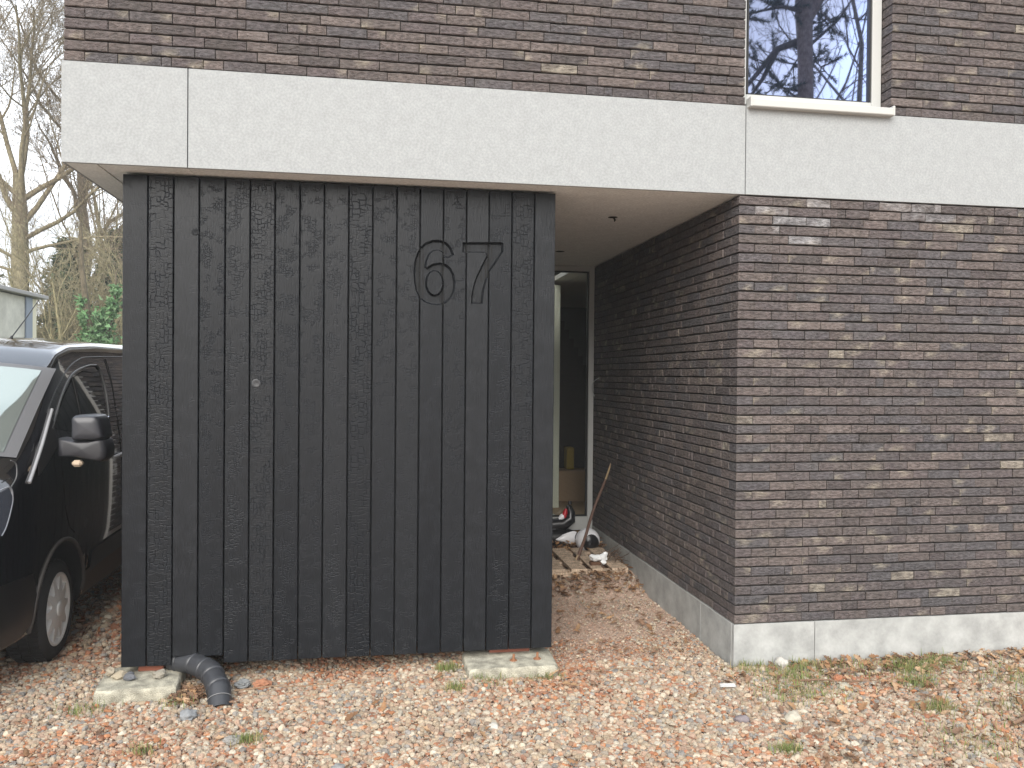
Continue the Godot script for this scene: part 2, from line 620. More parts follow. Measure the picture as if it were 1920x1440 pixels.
	# soffit boards; three openings for lamps not yet fitted
	slab("soffit_panel", Vector3(-1.583, SOFFIT + 0.001, -8.0), Vector3(-1.436, SOFFIT + 0.013, -0.013), M.soffit, house, 0.001)
	slab("soffit_panel", Vector3(-1.430, SOFFIT + 0.003, -8.0), Vector3(-0.986, SOFFIT + 0.015, -0.013), M.soffit, house, 0.001)
	var csg := CSGCombiner3D.new()
	csg.name = "soffit_panel_002"
	var bx := CSGBox3D.new()
	bx.size = Vector3(3.105, 0.03, 3.28)
	bx.position = Vector3(-0.982 + 1.5525, SOFFIT + 0.017, -0.013 - 1.64)
	bx.material = M.soffit
	bx.name = "board"
	csg.add_child(bx)
	for h in [[1.562, -0.825, 0.033], [1.549, -2.371, 0.04], [1.50, -2.70, 0.04]]:
		var cy := CSGCylinder3D.new()
		cy.radius = h[2]; cy.height = 0.2; cy.sides = 24
		cy.position = Vector3(h[0], SOFFIT + 0.02, h[1])
		cy.operation = CSGShape3D.OPERATION_SUBTRACTION
		cy.material = M.black_gap
		cy.name = "lamp_opening"
		csg.add_child(cy)
	house.add_child(csg)
	g = Geo.new()
	g.box(Vector3(-0.98, SOFFIT + 0.06, -3.2), Vector3(2.1, SOFFIT + 0.10, -0.07))
	obj("soffit_void", g.mesh(), M.black_gap, house)
	g = Geo.new()
	g.tube([Vector3(1.562, 2.80, -0.825), Vector3(1.566, 2.765, -0.82), Vector3(1.575, 2.748, -0.815), Vector3(1.57, 2.738, -0.81)], [0.006, 0.006, 0.007, 0.004], 6)
	obj("wire_end", g.mesh(), M.gasket, house)
	# plinth panels
	slab("plinth_panel", Vector3(CX - 0.002, -0.25, -0.03), Vector3(2.593, 0.240, 0.0), M.plinth, house, 0.0015)
	slab("plinth_panel", Vector3(2.597, -0.25, -0.03), Vector3(5.4, 0.240, 0.0), M.plinth, house, 0.0015)
	slab("plinth_panel", Vector3(CX - 0.004, -0.25, -0.494), Vector3(CX + 0.03, 0.240, -0.033), M.plinth, house, 0.0015)
	slab("plinth_panel", Vector3(CX - 0.004, -0.25, -3.2), Vector3(CX + 0.03, 0.240, -0.499), M.plinth, house, 0.0015)
	build_window(house)
	build_door(house)

func lay_side(side: Node3D, turn: Basis, eye: Vector3) -> void:
	# courses stop 0.102 or 0.213 before the corner, where the front wall's corner brick shows its end
	var r := rnd(202)
	var list := []
	var before := []
	for row in 45:
		var s := 0.102 if row % 2 == 0 else 0.213      # distance from the corner already taken
		var joints := []
		while s < 3.18:
			var l := 0.213
			var p := r.randf()
			if p > 0.60: l = 0.158
			if p > 0.74: l = 0.102
			if p > 0.93: l = 0.050
			for t in before:
				if absf(s + l - t) < 0.03:
					l += 0.052 if l < 0.2 else -0.055
					break
			l = minf(l, 3.2 - s)
			if 3.2 - s - l < 0.05: l = 3.2 - s
			list.append([s, row, l])
			joints.append(s + l)
			s += l
		before = joints
	list.sort_custom(func(a, b): return Vector3(CX, 0.242 + a[1] * COURSE, -a[0]).distance_to(eye) < Vector3(CX, 0.242 + b[1] * COURSE, -b[0]).distance_to(eye))
	var rest := Geo.new()
	var cache := {}
	var n := 0
	for q in list:
		var tone: Array = TONES[r.randi() % TONES.size()]
		if r.randf() < 0.008: tone = PALE
		var l: float = q[2] - 0.0038
		var at := Transform3D(turn, Vector3(CX, 0.2455 + q[1] * COURSE, -q[0] - q[2] + 0.0019))
		if n < 300:
			var key := "%d_%d_%d" % [int(l * 1000), TONES.find(tone), r.randi() % 4]
			if not cache.has(key):
				var g := Geo.new()
				brick_into(g, Transform3D(), l, 0.1, tone, r)
				cache[key] = g.mesh(true)
			obj("brick", cache[key], M.brick, side).transform = at
			n += 1
		else:
			brick_into(rest, at, l, 0.1, tone, r)
	tag(obj("remaining_bricks", rest.mesh(true), M.brick, side), "", "", "", "stuff")

func frame_bars(g: Geo, x0: float, x1: float, y0: float, y1: float, z0: float, z1: float, w: float, wb: float) -> void:
	g.cbox(Vector3(x0, y0, z0), Vector3(x0 + w, y1, z1), 0.003)
	g.cbox(Vector3(x1 - w, y0, z0), Vector3(x1, y1, z1), 0.003)
	g.cbox(Vector3(x0 + w + 0.0005, y0, z0), Vector3(x1 - w - 0.0005, y0 + wb, z1 - 0.001), 0.003)
	g.cbox(Vector3(x0 + w + 0.0005, y1 - w, z0), Vector3(x1 - w - 0.0005, y1, z1 - 0.001), 0.003)

func build_window(house: Node3D) -> void:
	var w := Node3D.new(); w.name = "window"; house.add_child(w)
	w.set_meta("label", "upper window mirroring a pine tree")
	var g := Geo.new()
	frame_bars(g, 2.104, 3.050, 3.318, 5.18, -0.17, -0.10, 0.062, 0.072)
	obj("frame", g.mesh(), M.frame, w)
	g = Geo.new()
	g.box(Vector3(2.172, 3.396, -0.150), Vector3(2.182, 5.11, -0.104)); g.box(Vector3(2.974, 3.396, -0.150), Vector3(2.982, 5.11, -0.104))
	g.box(Vector3(2.182, 3.391, -0.150), Vector3(2.974, 3.396, -0.104))
	obj("gasket", g.mesh(), M.gasket, w)
	g = Geo.new()
	g.box(Vector3(2.150, 3.38, -0.15), Vector3(3.0, 5.13, -0.122))
	obj("pane", g.mesh(), M.glass_mirror, w)
	g = Geo.new()
	g.cbox(Vector3(2.135, BAND - 0.014, -0.10), Vector3(3.034, BAND + 0.030, 0.052), 0.004)
	g.cbox(Vector3(2.124, BAND - 0.016, -0.01), Vector3(2.138, BAND + 0.042, 0.055), 0.003)
	g.cbox(Vector3(3.030, BAND - 0.016, -0.01), Vector3(3.044, BAND + 0.042, 0.055), 0.003)
	g.box(Vector3(2.104, BAND - 0.01, -0.19), Vector3(3.05, BAND + 0.034, -0.101))
	obj("sill", g.mesh(), M.sill, w)

func build_door(house: Node3D) -> void:
	var d := Node3D.new(); d.name = "door"; house.add_child(d)
	d.set_meta("label", "tall glazed door in a pale frame at the back of the recess")
	var g := Geo.new()
	frame_bars(g, 1.125, 2.083, 0.20, SOFFIT + 0.001, -3.28, -3.20, 0.052, 0.13)
	obj("frame", g.mesh(), M.frame, d)
	g = Geo.new()
	frame_bars(g, 1.178, 2.030, 0.331, SOFFIT - 0.052, -3.255, -3.215, 0.012, 0.012)
	obj("gasket", g.mesh(), M.gasket, d)
	g = Geo.new()
	g.box(Vector3(1.19, 0.343, -3.244), Vector3(2.018, SOFFIT - 0.064, -3.238))
	obj("pane", g.mesh(), M.door_glass, d)
	# the hall behind the glass: floor, walls, pale partition, dark stairs
	var hall := Node3D.new(); hall.name = "hall"; house.add_child(hall)
	g = Geo.new()
	g.box(Vector3(-1.2, 0.12, -7.85), Vector3(5.2, 0.24, -3.285))
	obj("floor", g.mesh(), mat(0.40, 0.28, 0.16, 0.6), hall)
	g = Geo.new()
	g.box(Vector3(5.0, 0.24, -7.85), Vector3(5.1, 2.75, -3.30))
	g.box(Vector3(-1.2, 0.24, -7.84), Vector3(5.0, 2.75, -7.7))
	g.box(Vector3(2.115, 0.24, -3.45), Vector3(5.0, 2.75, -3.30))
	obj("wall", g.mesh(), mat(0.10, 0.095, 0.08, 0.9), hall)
	g = Geo.new()
	g.box(Vector3(-1.2, 2.752, -7.8), Vector3(5.1, 2.80, -4.285))
	g.box(Vector3(1.93, 2.752, -4.285), Vector3(5.1, 2.80, -3.285))
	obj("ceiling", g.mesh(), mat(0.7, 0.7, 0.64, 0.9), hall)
	# pale partition end that catches the roof light
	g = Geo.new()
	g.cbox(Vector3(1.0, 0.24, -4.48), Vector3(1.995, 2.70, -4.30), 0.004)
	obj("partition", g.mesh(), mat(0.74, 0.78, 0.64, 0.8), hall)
	g = Geo.new()
	for k in 14:
		g.box(Vector3(2.20 + 0.06 * k, 0.24, -6.4), Vector3(2.26 + 0.06 * k, 2.50 - 0.11 * k, -5.5))
	obj("stairs", g.mesh(), mat(0.045, 0.032, 0.026, 0.8), hall)
	g = Geo.new()
	g.cbox(Vector3(1.9, 0.242, -5.0), Vector3(3.2, 0.60, -4.70), 0.01)
	obj("chest", g.mesh(), mat(0.42, 0.29, 0.17, 0.8), hall)
	g = Geo.new()
	g.cbox(Vector3(2.20, 0.603, -4.95), Vector3(2.29, 0.86, -4.80), 0.01)
	obj("yellow_case", g.mesh(), mat(0.42, 0.30, 0.03, 0.6), hall)
	# crumpled plastic sheet on the hall floor
	var r := rnd(77)
	var rows := []
	for i in 9:
		var row := []
		for j in 9:
			row.append(Vector3(1.25 + j * 0.09 - 0.045 * i, 0.246 + absf(r.randf_range(-0.02, 0.05)), -3.40 - i * 0.09))
		rows.append(row)
	g = Geo.new()
	g.grid(rows)
	obj("plastic_sheet", g.mesh(), mat(0.55, 0.58, 0.52, 0.3), hall)

# ---------------------------------------------------------------- the charred timber shed
const SIX := [0.431, 2.379, 0.415, 2.420, 0.388, 2.449, 0.347, 2.463, 0.307, 2.461, 0.267, 2.445, 0.237, 2.417, 0.217, 2.380, 0.204, 2.332, 0.199, 2.279, 0.202, 2.225, 0.212, 2.172, 0.232, 2.132, 0.262, 2.106, 0.303, 2.092, 0.343, 2.090, 0.383, 2.101, 0.414, 2.130, 0.434, 2.171, 0.440, 2.218, 0.433, 2.265, 0.412, 2.305, 0.382, 2.328, 0.348, 2.334, 0.308, 2.326, 0.273, 2.304, 0.277, 2.341, 0.291, 2.375, 0.314, 2.398, 0.341, 2.401, 0.360, 2.391, 0.369, 2.361, 0.402, 2.362]
const SEVEN := [0.477, 2.454, 0.705, 2.462, 0.714, 2.454, 0.714, 2.406, 0.688, 2.368, 0.661, 2.326, 0.637, 2.292, 0.620, 2.244, 0.604, 2.182, 0.596, 2.104, 0.529, 2.102, 0.529, 2.146, 0.539, 2.201, 0.555, 2.255, 0.582, 2.314, 0.616, 2.383, 0.609, 2.398, 0.486, 2.394, 0.477, 2.395]
const EDGES := [-1.345, -1.218, -1.087, -0.955, -0.820, -0.689, -0.558, -0.424, -0.293, -0.160, -0.028, 0.106, 0.236, 0.368, 0.500, 0.630, 0.763, 0.895, 1.018]
const STATE := [0, 2, 0, 1, 1, 2, 1, 1, 1, 2, 1, 1, 0, 1, 0, 1, 2, 0]
const FACE := -0.147

func points(flat: Array) -> PackedVector2Array:
	var p := PackedVector2Array()
	for i in range(0, flat.size(), 2):
		p.append(Vector2(flat[i], flat[i + 1]))
	return p

func board(k: int, carved: Array, islands: Array) -> ArrayMesh:
	var r := rnd(300 + k)
	var x0: float = EDGES[k] + 0.003
	var x1: float = EDGES[k + 1] - 0.003
	if k == 0: x0 = EDGES[0]
	if k == 17: x1 = EDGES[18]
	var y0 := 0.108 + r.randf_range(-0.001, 0.001)
	if k == 2: y0 = 0.156
	if k == 3: y0 = 0.150
	var y1 := SOFFIT - 0.012
	var b := 0.003
	var zf := FACE + r.randf_range(-0.0012, 0.0012)
	var g := Geo.new()
	var off := Vector2(r.randf() * 3.0, r.randf() * 3.0)
	var size := r.randf_range(0.85, 1.45)
	var uvof := func(p: Vector3): return Vector2(p.x + p.z, -p.y) / size + off
	var cut := []      # faces of the board's front, carved shapes taken out
	var rect := PackedVector2Array([Vector2(x0 + b, y0 + b), Vector2(x1 - b, y0 + b), Vector2(x1 - b, y1 - b), Vector2(x0 + b, y1 - b)])
	cut.append(rect)
	var floors := []
	var deep := 0.026
	for c in carved:
		var nxt := []
		for q in cut:
			for o in Geometry2D.clip_polygons(q, c):
				nxt.append(o)
		cut = nxt
		for o in Geometry2D.intersect_polygons(rect, c):
			floors.append(o)
	for isl in islands:
		var nf := []
		for q in floors:
			for o in Geometry2D.clip_polygons(q, isl):
				nf.append(o)
		floors = nf
		for o in Geometry2D.intersect_polygons(rect, isl):
			cut.append(o)
	var lay := func(poly, z):
		var t := Geometry2D.triangulate_polygon(poly)
		for i in range(0, t.size(), 3):
			var A = Vector3(poly[t[i]].x, poly[t[i]].y, z)
			var B = Vector3(poly[t[i + 1]].x, poly[t[i + 1]].y, z)
			var C = Vector3(poly[t[i + 2]].x, poly[t[i + 2]].y, z)
			if (B - A).cross(C - A).z < 0: g.tri(A, C, B)
			else: g.tri(A, B, C)
	for q in cut:
		lay.call(q, zf)
	for q in floors:
		lay.call(q, zf - deep)
		# walls of the carving, a little sloped as routed edges are
		for i in q.size():
			var a: Vector2 = q[i]
			var e: Vector2 = q[(i + 1) % q.size()]
			if absf(a.x - e.x) < 1e-5 and (absf(a.x - (x0 + b)) < 1e-4 or absf(a.x - (x1 - b)) < 1e-4):
				continue
			var nrm := Vector2(-(e - a).y, (e - a).x).normalized() * (-0.011 if Geometry2D.is_polygon_clockwise(q) else 0.011)
			var al := a + nrm
			var el := e + nrm
			if Geometry2D.is_polygon_clockwise(q): g.quad(Vector3(e.x, e.y, zf), Vector3(a.x, a.y, zf), Vector3(al.x, al.y, zf - deep), Vector3(el.x, el.y, zf - deep))
			else: g.quad(Vector3(a.x, a.y, zf), Vector3(e.x, e.y, zf), Vector3(el.x, el.y, zf - deep), Vector3(al.x, al.y, zf - deep))
	# bevels, edges and back
	var zb := zf - 0.032
	var has := carved.size() > 0
	g.quad(Vector3(x0, y0, zf - b), Vector3(x1, y0, zf - b), Vector3(x1 - b, y0 + b, zf), Vector3(x0 + b, y0 + b, zf))
	g.quad(Vector3(x0 + b, y1 - b, zf), Vector3(x1 - b, y1 - b, zf), Vector3(x1, y1, zf - b), Vector3(x0, y1, zf - b))
	for s in 2:
		var xa := x0 if s == 0 else x1
		var xb := x0 + b if s == 0 else x1 - b
		var spans := [[y0, y1]]
		for q in floors:                        # the carving cuts through the board's edge
			var lo := 99.0
			var hi := -99.0
			for p in q:
				if absf(p.x - xb) < 1e-4:
					lo = minf(lo, p.y); hi = maxf(hi, p.y)
			if hi > lo + 0.002:
				var ns := []
				for sp in spans:
					if lo > sp[0] and hi < sp[1]:
						ns.append([sp[0], lo]); ns.append([hi, sp[1]])
					else: ns.append(sp)
				spans = ns
		for sp in spans:
			var ya: float = sp[0]
			var yb: float = sp[1]
			if s == 0:
				g.quad(Vector3(xa, ya, zf - b), Vector3(xb, ya + (b if ya == y0 else 0.0), zf), Vector3(xb, yb - (b if yb == y1 else 0.0), zf), Vector3(xa, yb, zf - b))
				g.quad(Vector3(xa, ya, zb), Vector3(xa, ya, zf - b), Vector3(xa, yb, zf - b), Vector3(xa, yb, zb))
			else:
				g.quad(Vector3(xb, ya + (b if ya == y0 else 0.0), zf), Vector3(xa, ya, zf - b), Vector3(xa, yb, zf - b), Vector3(xb, yb - (b if yb == y1 else 0.0), zf))
				g.quad(Vector3(xa, ya, zf - b), Vector3(xa, ya, zb), Vector3(xa, yb, zb), Vector3(xa, yb, zf - b))
	g.quad(Vector3(x0, y0, zb), Vector3(x1, y0, zb), Vector3(x1, y0, zf - b), Vector3(x0, y0, zf - b))
	for i in g.v.size():
		g.u[i] = uvof.call(g.v[i])
	return g.mesh()

func build_shed() -> void:
	var shed := base("timber_shed")
	tag(shed, "black charred timber box with the carved house number 67 on its front", "shed")
	var six := points(SIX)
	var seven := points(SEVEN)
	var hole := PackedVector2Array()
	for i in 20:
		hole.append(Vector2(0.320 + 0.0425 * cos(TAU * i / 20), 2.217 + 0.066 * sin(TAU * i / 20)))
	for k in 18:
		var carved := []
		var isl := []
		if k in [11, 12, 13, 14]:
			carved.append(six)
			isl.append(hole)
		if k in [13, 14, 15, 16]:
			carved.append(seven)
		obj("board", board(k, carved, isl), M.boards[STATE[k] * 3 + (k * 7) % 3], shed)
	# the joints of the layer below show as slots in the floor of the carving
	for q in [[0.2209, 2.400, 2.152], [0.2554, 2.421, 2.123], [0.3550, 2.435, 2.391], [0.3555, 2.324, 2.283], [0.3560, 2.152, 2.102], [0.3863, 2.426, 2.392], [0.4843, 2.453, 2.395], [0.6132, 2.4525, 2.383], [0.6135, 2.3725, 2.240], [0.5197, 2.444, 2.403], [0.5915, 2.433, 2.399], [0.6483, 2.445, 2.353], [0.590, 2.277, 2.236]]:
		var gs := Geo.new()
		gs.box(Vector3(q[0] - 0.003, q[2], FACE - 0.034), Vector3(q[0] + 0.003, q[1], FACE - 0.0225))
		obj("slot", gs.mesh(), M.black_gap, shed)
	# loose knots in two boards
	for p in [[-0.975, 2.457, 0.017], [-0.652, 1.640, 0.021]]:
		var gk := Geo.new()
		var r := rnd(int(p[1] * 1000))
		var rows := []
		for ring in 4:
			var row := []
			for i in 9:
				var rr: float = p[2] * [1.25, 1.0, 0.7, 0.05][ring] * r.randf_range(0.8, 1.15)
				row.append(Vector3(p[0] + rr * cos(TAU * i / 9), p[1] + rr * sin(TAU * i / 9), FACE + [0.0, 0.004, 0.0015, 0.0005][ring]))
			rows.append(row)
		gk.grid(rows, true)
		obj("knot", gk.mesh(), M.boards[0] if p[1] > 2.0 else mat(0.030, 0.031, 0.034, 0.5), shed)
	# backing, dark battens seen through the joints, and the box behind
	var g := Geo.new()
	g.box(Vector3(-1.335, 0.17, -3.14), Vector3(1.008, SOFFIT - 0.014, FACE - 0.036))
	obj("carcass", g.mesh(), M.black_gap, shed)
	g = Geo.new()
	for s in 2:
		var x := -1.3455 if s == 0 else 0.996
		for i in 22:
			g.cbox(Vector3(x, 0.108, -3.14 + 0.135 * i), Vector3(x + 0.0225, SOFFIT - 0.014, -3.14 + 0.135 * i + 0.128), 0.003)
	tag(obj("flank_boards", g.mesh(), M.boards[0], shed), "", "", "", "stuff")
	# sole beam of reddish timber resting on the concrete blocks
	g = Geo.new()
	g.cbox(Vector3(-1.27, 0.066, -0.34), Vector3(-1.14, 0.168, -0.19), 0.004)
	obj("packer", g.mesh(), mat(0.22, 0.075, 0.045, 0.9), shed)
	g = Geo.new()
	g.cbox(Vector3(0.66, 0.068, -0.40), Vector3(0.90, 0.168, -0.215), 0.004)
	obj("packer", g.mesh(), mat(0.24, 0.085, 0.055, 0.9), shed)

func lumpy_block(lo: Vector3, hi: Vector3, s: int, jit: float) -> ArrayMesh:
	# a cast block: subdivided box with worn, uneven arrises
	var r := rnd(s)
	var f := FastNoiseLite.new()
	f.seed = s
	f.frequency = 9.0
	var g := Geo.new()
	var c := (lo + hi) / 2
	var h := (hi - lo) / 2
	var warp := func(p: Vector3) -> Vector3:
		var q := p
		var e := Vector3(absf(p.x) / h.x, absf(p.y) / h.y, absf(p.z) / h.z)
		var sum := e.x ** 8 + e.y ** 8 + e.z ** 8
		q *= 1.0 - 0.05 * clampf(sum - 1.0, 0.0, 2.0)
		return q + Vector3(f.get_noise_3dv(p), f.get_noise_3dv(p + Vector3(7, 0, 0)), f.get_noise_3dv(p + Vector3(0, 9, 0))) * jit + c
	for a in 3:
		for sgn in [-1.0, 1.0]:
			var rows := []
			var b1 := (a + 1) % 3
			var b2 := (a + 2) % 3
			for i in 11:
				var row := []
				for j in 17:
					var p := Vector3.ZERO
					p[a] = h[a] * sgn
					p[b1] = h[b1] * (j / 8.0 - 1.0)
					p[b2] = h[b2] * (i / 5.0 - 1.0) * sgn
					row.append(warp.call(p))
				rows.append(row)
			g.grid(rows)
	return g.mesh()

func build_footings() -> void:
	var left := base("concrete_block", Vector3(-1.235, 0.0, -0.135))
	tag(left, "weathered concrete block under the left end of the black shed", "block", "concrete blocks under the shed")
	obj("slab", lumpy_block(Vector3(-0.205, -0.06, -0.19), Vector3(0.205, 0.066, 0.19), 5, 0.010), M.concrete, left)
	left.rotation.y = 0.10
	var right := base("concrete_block", Vector3(0.765, 0.0, -0.105))
	tag(right, "flat concrete block with two rusty bolts under the shed's right end", "block", "concrete blocks under the shed")
	obj("slab", lumpy_block(Vector3(-0.262, -0.06, -0.19), Vector3(0.262, 0.068, 0.135), 6, 0.005), M.concrete, right)
	for p in [[0.015, 0.03], [0.155, 0.02]]:
		var g := Geo.new()
		g.tube([Vector3(p[0], 0.06, p[1]), Vector3(p[0] + 0.002, 0.105, p[1])], [0.007, 0.007], 8)
		g.tube([Vector3(p[0], 0.066, p[1]), Vector3(p[0], 0.078, p[1])], [0.013, 0.013], 6)
		g.tube([Vector3(p[0], 0.063, p[1]), Vector3(p[0], 0.071, p[1])], [0.024, 0.022], 12)
		obj("bolt", g.mesh(), mat(0.26, 0.12, 0.06, 0.85), right)
	# wedge stones and slate packed between block and shed
	var r := rnd(9)
	for q in [[-1.39, 0.10, -0.12, 0.030, [0.42, 0.36, 0.27], "pale packing stone at the left end of the concrete block"], [-1.335, 0.085, -0.10, 0.036, [0.47, 0.40, 0.29], "cream packing stone wedged beside the slate under the shed"], [-1.285, 0.080, -0.075, 0.034, [0.16, 0.165, 0.18], "dark grey slate chip wedged on the left concrete block"], [-1.135, 0.083, -0.09, 0.032, [0.36, 0.33, 0.27], "grey packing stone on the block beside the red packer"]]:
		var o := obj("packing_stone", pebble(int(q[0] * -1000), 0.25), colored(q[4]), null, Vector3(q[0], q[1], q[2]))
		o.scale = Vector3(q[3] * 1.1, q[3] * 0.75, q[3] * 0.8)
		o.rotation.y = r.randf() * 6.0
		tag(o, q[5], "stone", "stones packed under the shed")
	# corrugated drain bend
	var pipe := base("drain_pipe")
	tag(pipe, "black plastic drain pipe bending from under the shed into the gravel", "pipe")
	var path := Curve3D.new()
	path.add_point(Vector3(-1.10, 0.105, -0.235))
	path.add_point(Vector3(-0.975, 0.110, -0.16), Vector3(-0.05, 0, -0.02), Vector3(0.05, 0, 0.02))
	path.add_point(Vector3(-0.865, 0.095, -0.055), Vector3(-0.055, 0.008, -0.045), Vector3(0.05, -0.01, 0.045))
	path.add_point(Vector3(-0.800, 0.045, 0.075), Vector3(-0.02, 0.025, -0.05), Vector3(0.012, -0.025, 0.045))
	path.add_point(Vector3(-0.778, -0.03, 0.165), Vector3(-0.008, 0.03, -0.03))
	var pts := []
	var rad := []
	var total := path.get_baked_length()
	var steps := 150
	for i in steps + 1:
		var t := float(i) / steps
		pts.append(path.sample_baked(t * total))
		var rr := 0.055
		for ring in [0.08, 0.27, 0.43, 0.58, 0.76]:
			var dd: float = absf(t - ring)
			if dd < 0.013: rr += 0.0055 * (1.0 - dd / 0.013)
			elif dd < 0.026: rr -= 0.0025 * (1.0 - (dd - 0.013) / 0.013)
			elif t > ring: rr += 0.0008
		rad.append(rr)
	var g := Geo.new()
	var rows := []
	var side0 := Vector3.UP
	for i in steps + 1:
		var d0: Vector3 = (pts[mini(i + 1, steps)] - pts[maxi(i - 1, 0)]).normalized()
		side0 = (side0 - d0 * side0.dot(d0)).normalized()
		var t0 := d0.cross(side0)
		var row := []
		for k in 28:
			row.append(pts[i] + (side0 * cos(TAU * k / 28.0) + t0 * sin(TAU * k / 28.0)) * rad[i])
		rows.append(row)
	g.grid(rows, true)
	obj("bend", g.mesh(), mat(0.035, 0.037, 0.042, 0.42), pipe)
	g = Geo.new()
	var ring_pts := []
	var dir: Vector3 = (pts[140] - pts[134]).normalized()
	var ex := dir.cross(Vector3(0.35, 1, 0.2)).normalized()
	var ey := ex.cross(dir)
	for i in 25:
		ring_pts.append(pts[134] + (ex * cos(TAU * i / 24) + ey * sin(TAU * i / 24)) * 0.0625)
	var rr2 := []
	rr2.resize(25); rr2.fill(0.0018)
	g.tube(ring_pts, rr2, 5, false)
	obj("clip_ring", g.mesh(), mat(0.25, 0.25, 0.25, 0.4), pipe)

func colored(c: Array) -> StandardMaterial3D:
	var key := str(c)
	if not M.has(key):
		M[key] = mat(c[0], c[1], c[2], 0.92)
		M[key].albedo_texture = M.stone.albedo_texture
		triplanar(M[key], 9.0, false)
	return M[key]

# a unit pebble (radius about 1); sharp = how angular
func pebble(s: int, sharp: float, sub := 1) -> ArrayMesh:
	var f := FastNoiseLite.new()
	f.seed = s
	f.frequency = 0.9
	var t := (1.0 + sqrt(5.0)) / 2.0
	var p := [Vector3(-1, t, 0), Vector3(1, t, 0), Vector3(-1, -t, 0), Vector3(1, -t, 0), Vector3(0, -1, t), Vector3(0, 1, t), Vector3(0, -1, -t), Vector3(0, 1, -t), Vector3(t, 0, -1), Vector3(t, 0, 1), Vector3(-t, 0, -1), Vector3(-t, 0, 1)]
	var fc := [[0, 11, 5], [0, 5, 1], [0, 1, 7], [0, 7, 10], [0, 10, 11], [1, 5, 9], [5, 11, 4], [11, 10, 2], [10, 7, 6], [7, 1, 8], [3, 9, 4], [3, 4, 2], [3, 2, 6], [3, 6, 8], [3, 8, 9], [4, 9, 5], [2, 4, 11], [6, 2, 10], [8, 6, 7], [9, 8, 1]]
	var mid := {}
	for it in sub:
		var nf := []
		mid.clear()
		for q in fc:
			var m := []
			for e in 3:
				var a: int = mini(q[e], q[(e + 1) % 3])
				var b: int = maxi(q[e], q[(e + 1) % 3])
				var key := a * 10000 + b
				if not mid.has(key):
					p.append((p[a] + p[b]) / 2)
					mid[key] = p.size() - 1
				m.append(mid[key])
			nf.append([q[0], m[0], m[2]]); nf.append([m[0], q[1], m[1]]); nf.append([m[2], m[1], q[2]]); nf.append(m)
		fc = nf
	var r := rnd(s)
	for i in p.size():
		var d: Vector3 = p[i].normalized()
		p[i] = d * (1.0 + 0.55 * f.get_noise_3dv(d * 1.3) + r.randf_range(-sharp, sharp) * 0.5)
	var g := Geo.new()
	if sharp > 0.12:
		for q in fc:
			g.tri(p[q[0]], p[q[1]], p[q[2]])
	else:
		var nn := []
		nn.resize(p.size()); nn.fill(Vector3.ZERO)
		for q in fc:
			var x: Vector3 = (p[q[1]] - p[q[0]]).cross(p[q[2]] - p[q[0]])
			for e in q: nn[e] += x
		for i in p.size():
			g.put(p[i], nn[i].normalized())
		for q in fc:
			g.ix.append_array([q[0], q[2], q[1]])
	return g.mesh()

# ---------------------------------------------------------------- gravel, leaves, weeds
func free_ground(x: float, z: float) -> bool:
	if x > CX - 0.015 and z < 0.01: return false
	if x > -1.33 and x < 1.0 and z < -0.9: return false
	if absf(x + 1.235) < 0.19 and z > -0.32 and z < 0.04: return false
	if absf(x - 0.765) < 0.255 and z > -0.29 and z < 0.02: return false
	if x > 1.0 and z < -3.2: return false
	return true

func rise(x: float, z: float) -> float:      # the ground's own small unevenness
	var h := 0.012 * sin(x * 2.1 + 0.4) * cos(z * 1.7) + 0.006 * sin(x * 5.3 + z * 4.1)
	if x > 1.02 and x < CX and z < -1.45:       # litter heaped against the pallet
		h += 0.10 * clampf((-1.45 - z) / 0.35, 0.0, 1.0) * (0.45 + 0.55 * clampf((x - 1.0) / 1.1, 0.0, 1.0))
	if x > 2.0 and z < 0.5 and z > -0.1: h *= 0.4
	if absf(x + 0.15) < 1.4 and z < 0.05 and z > -1.0: h -= 0.004
	return h

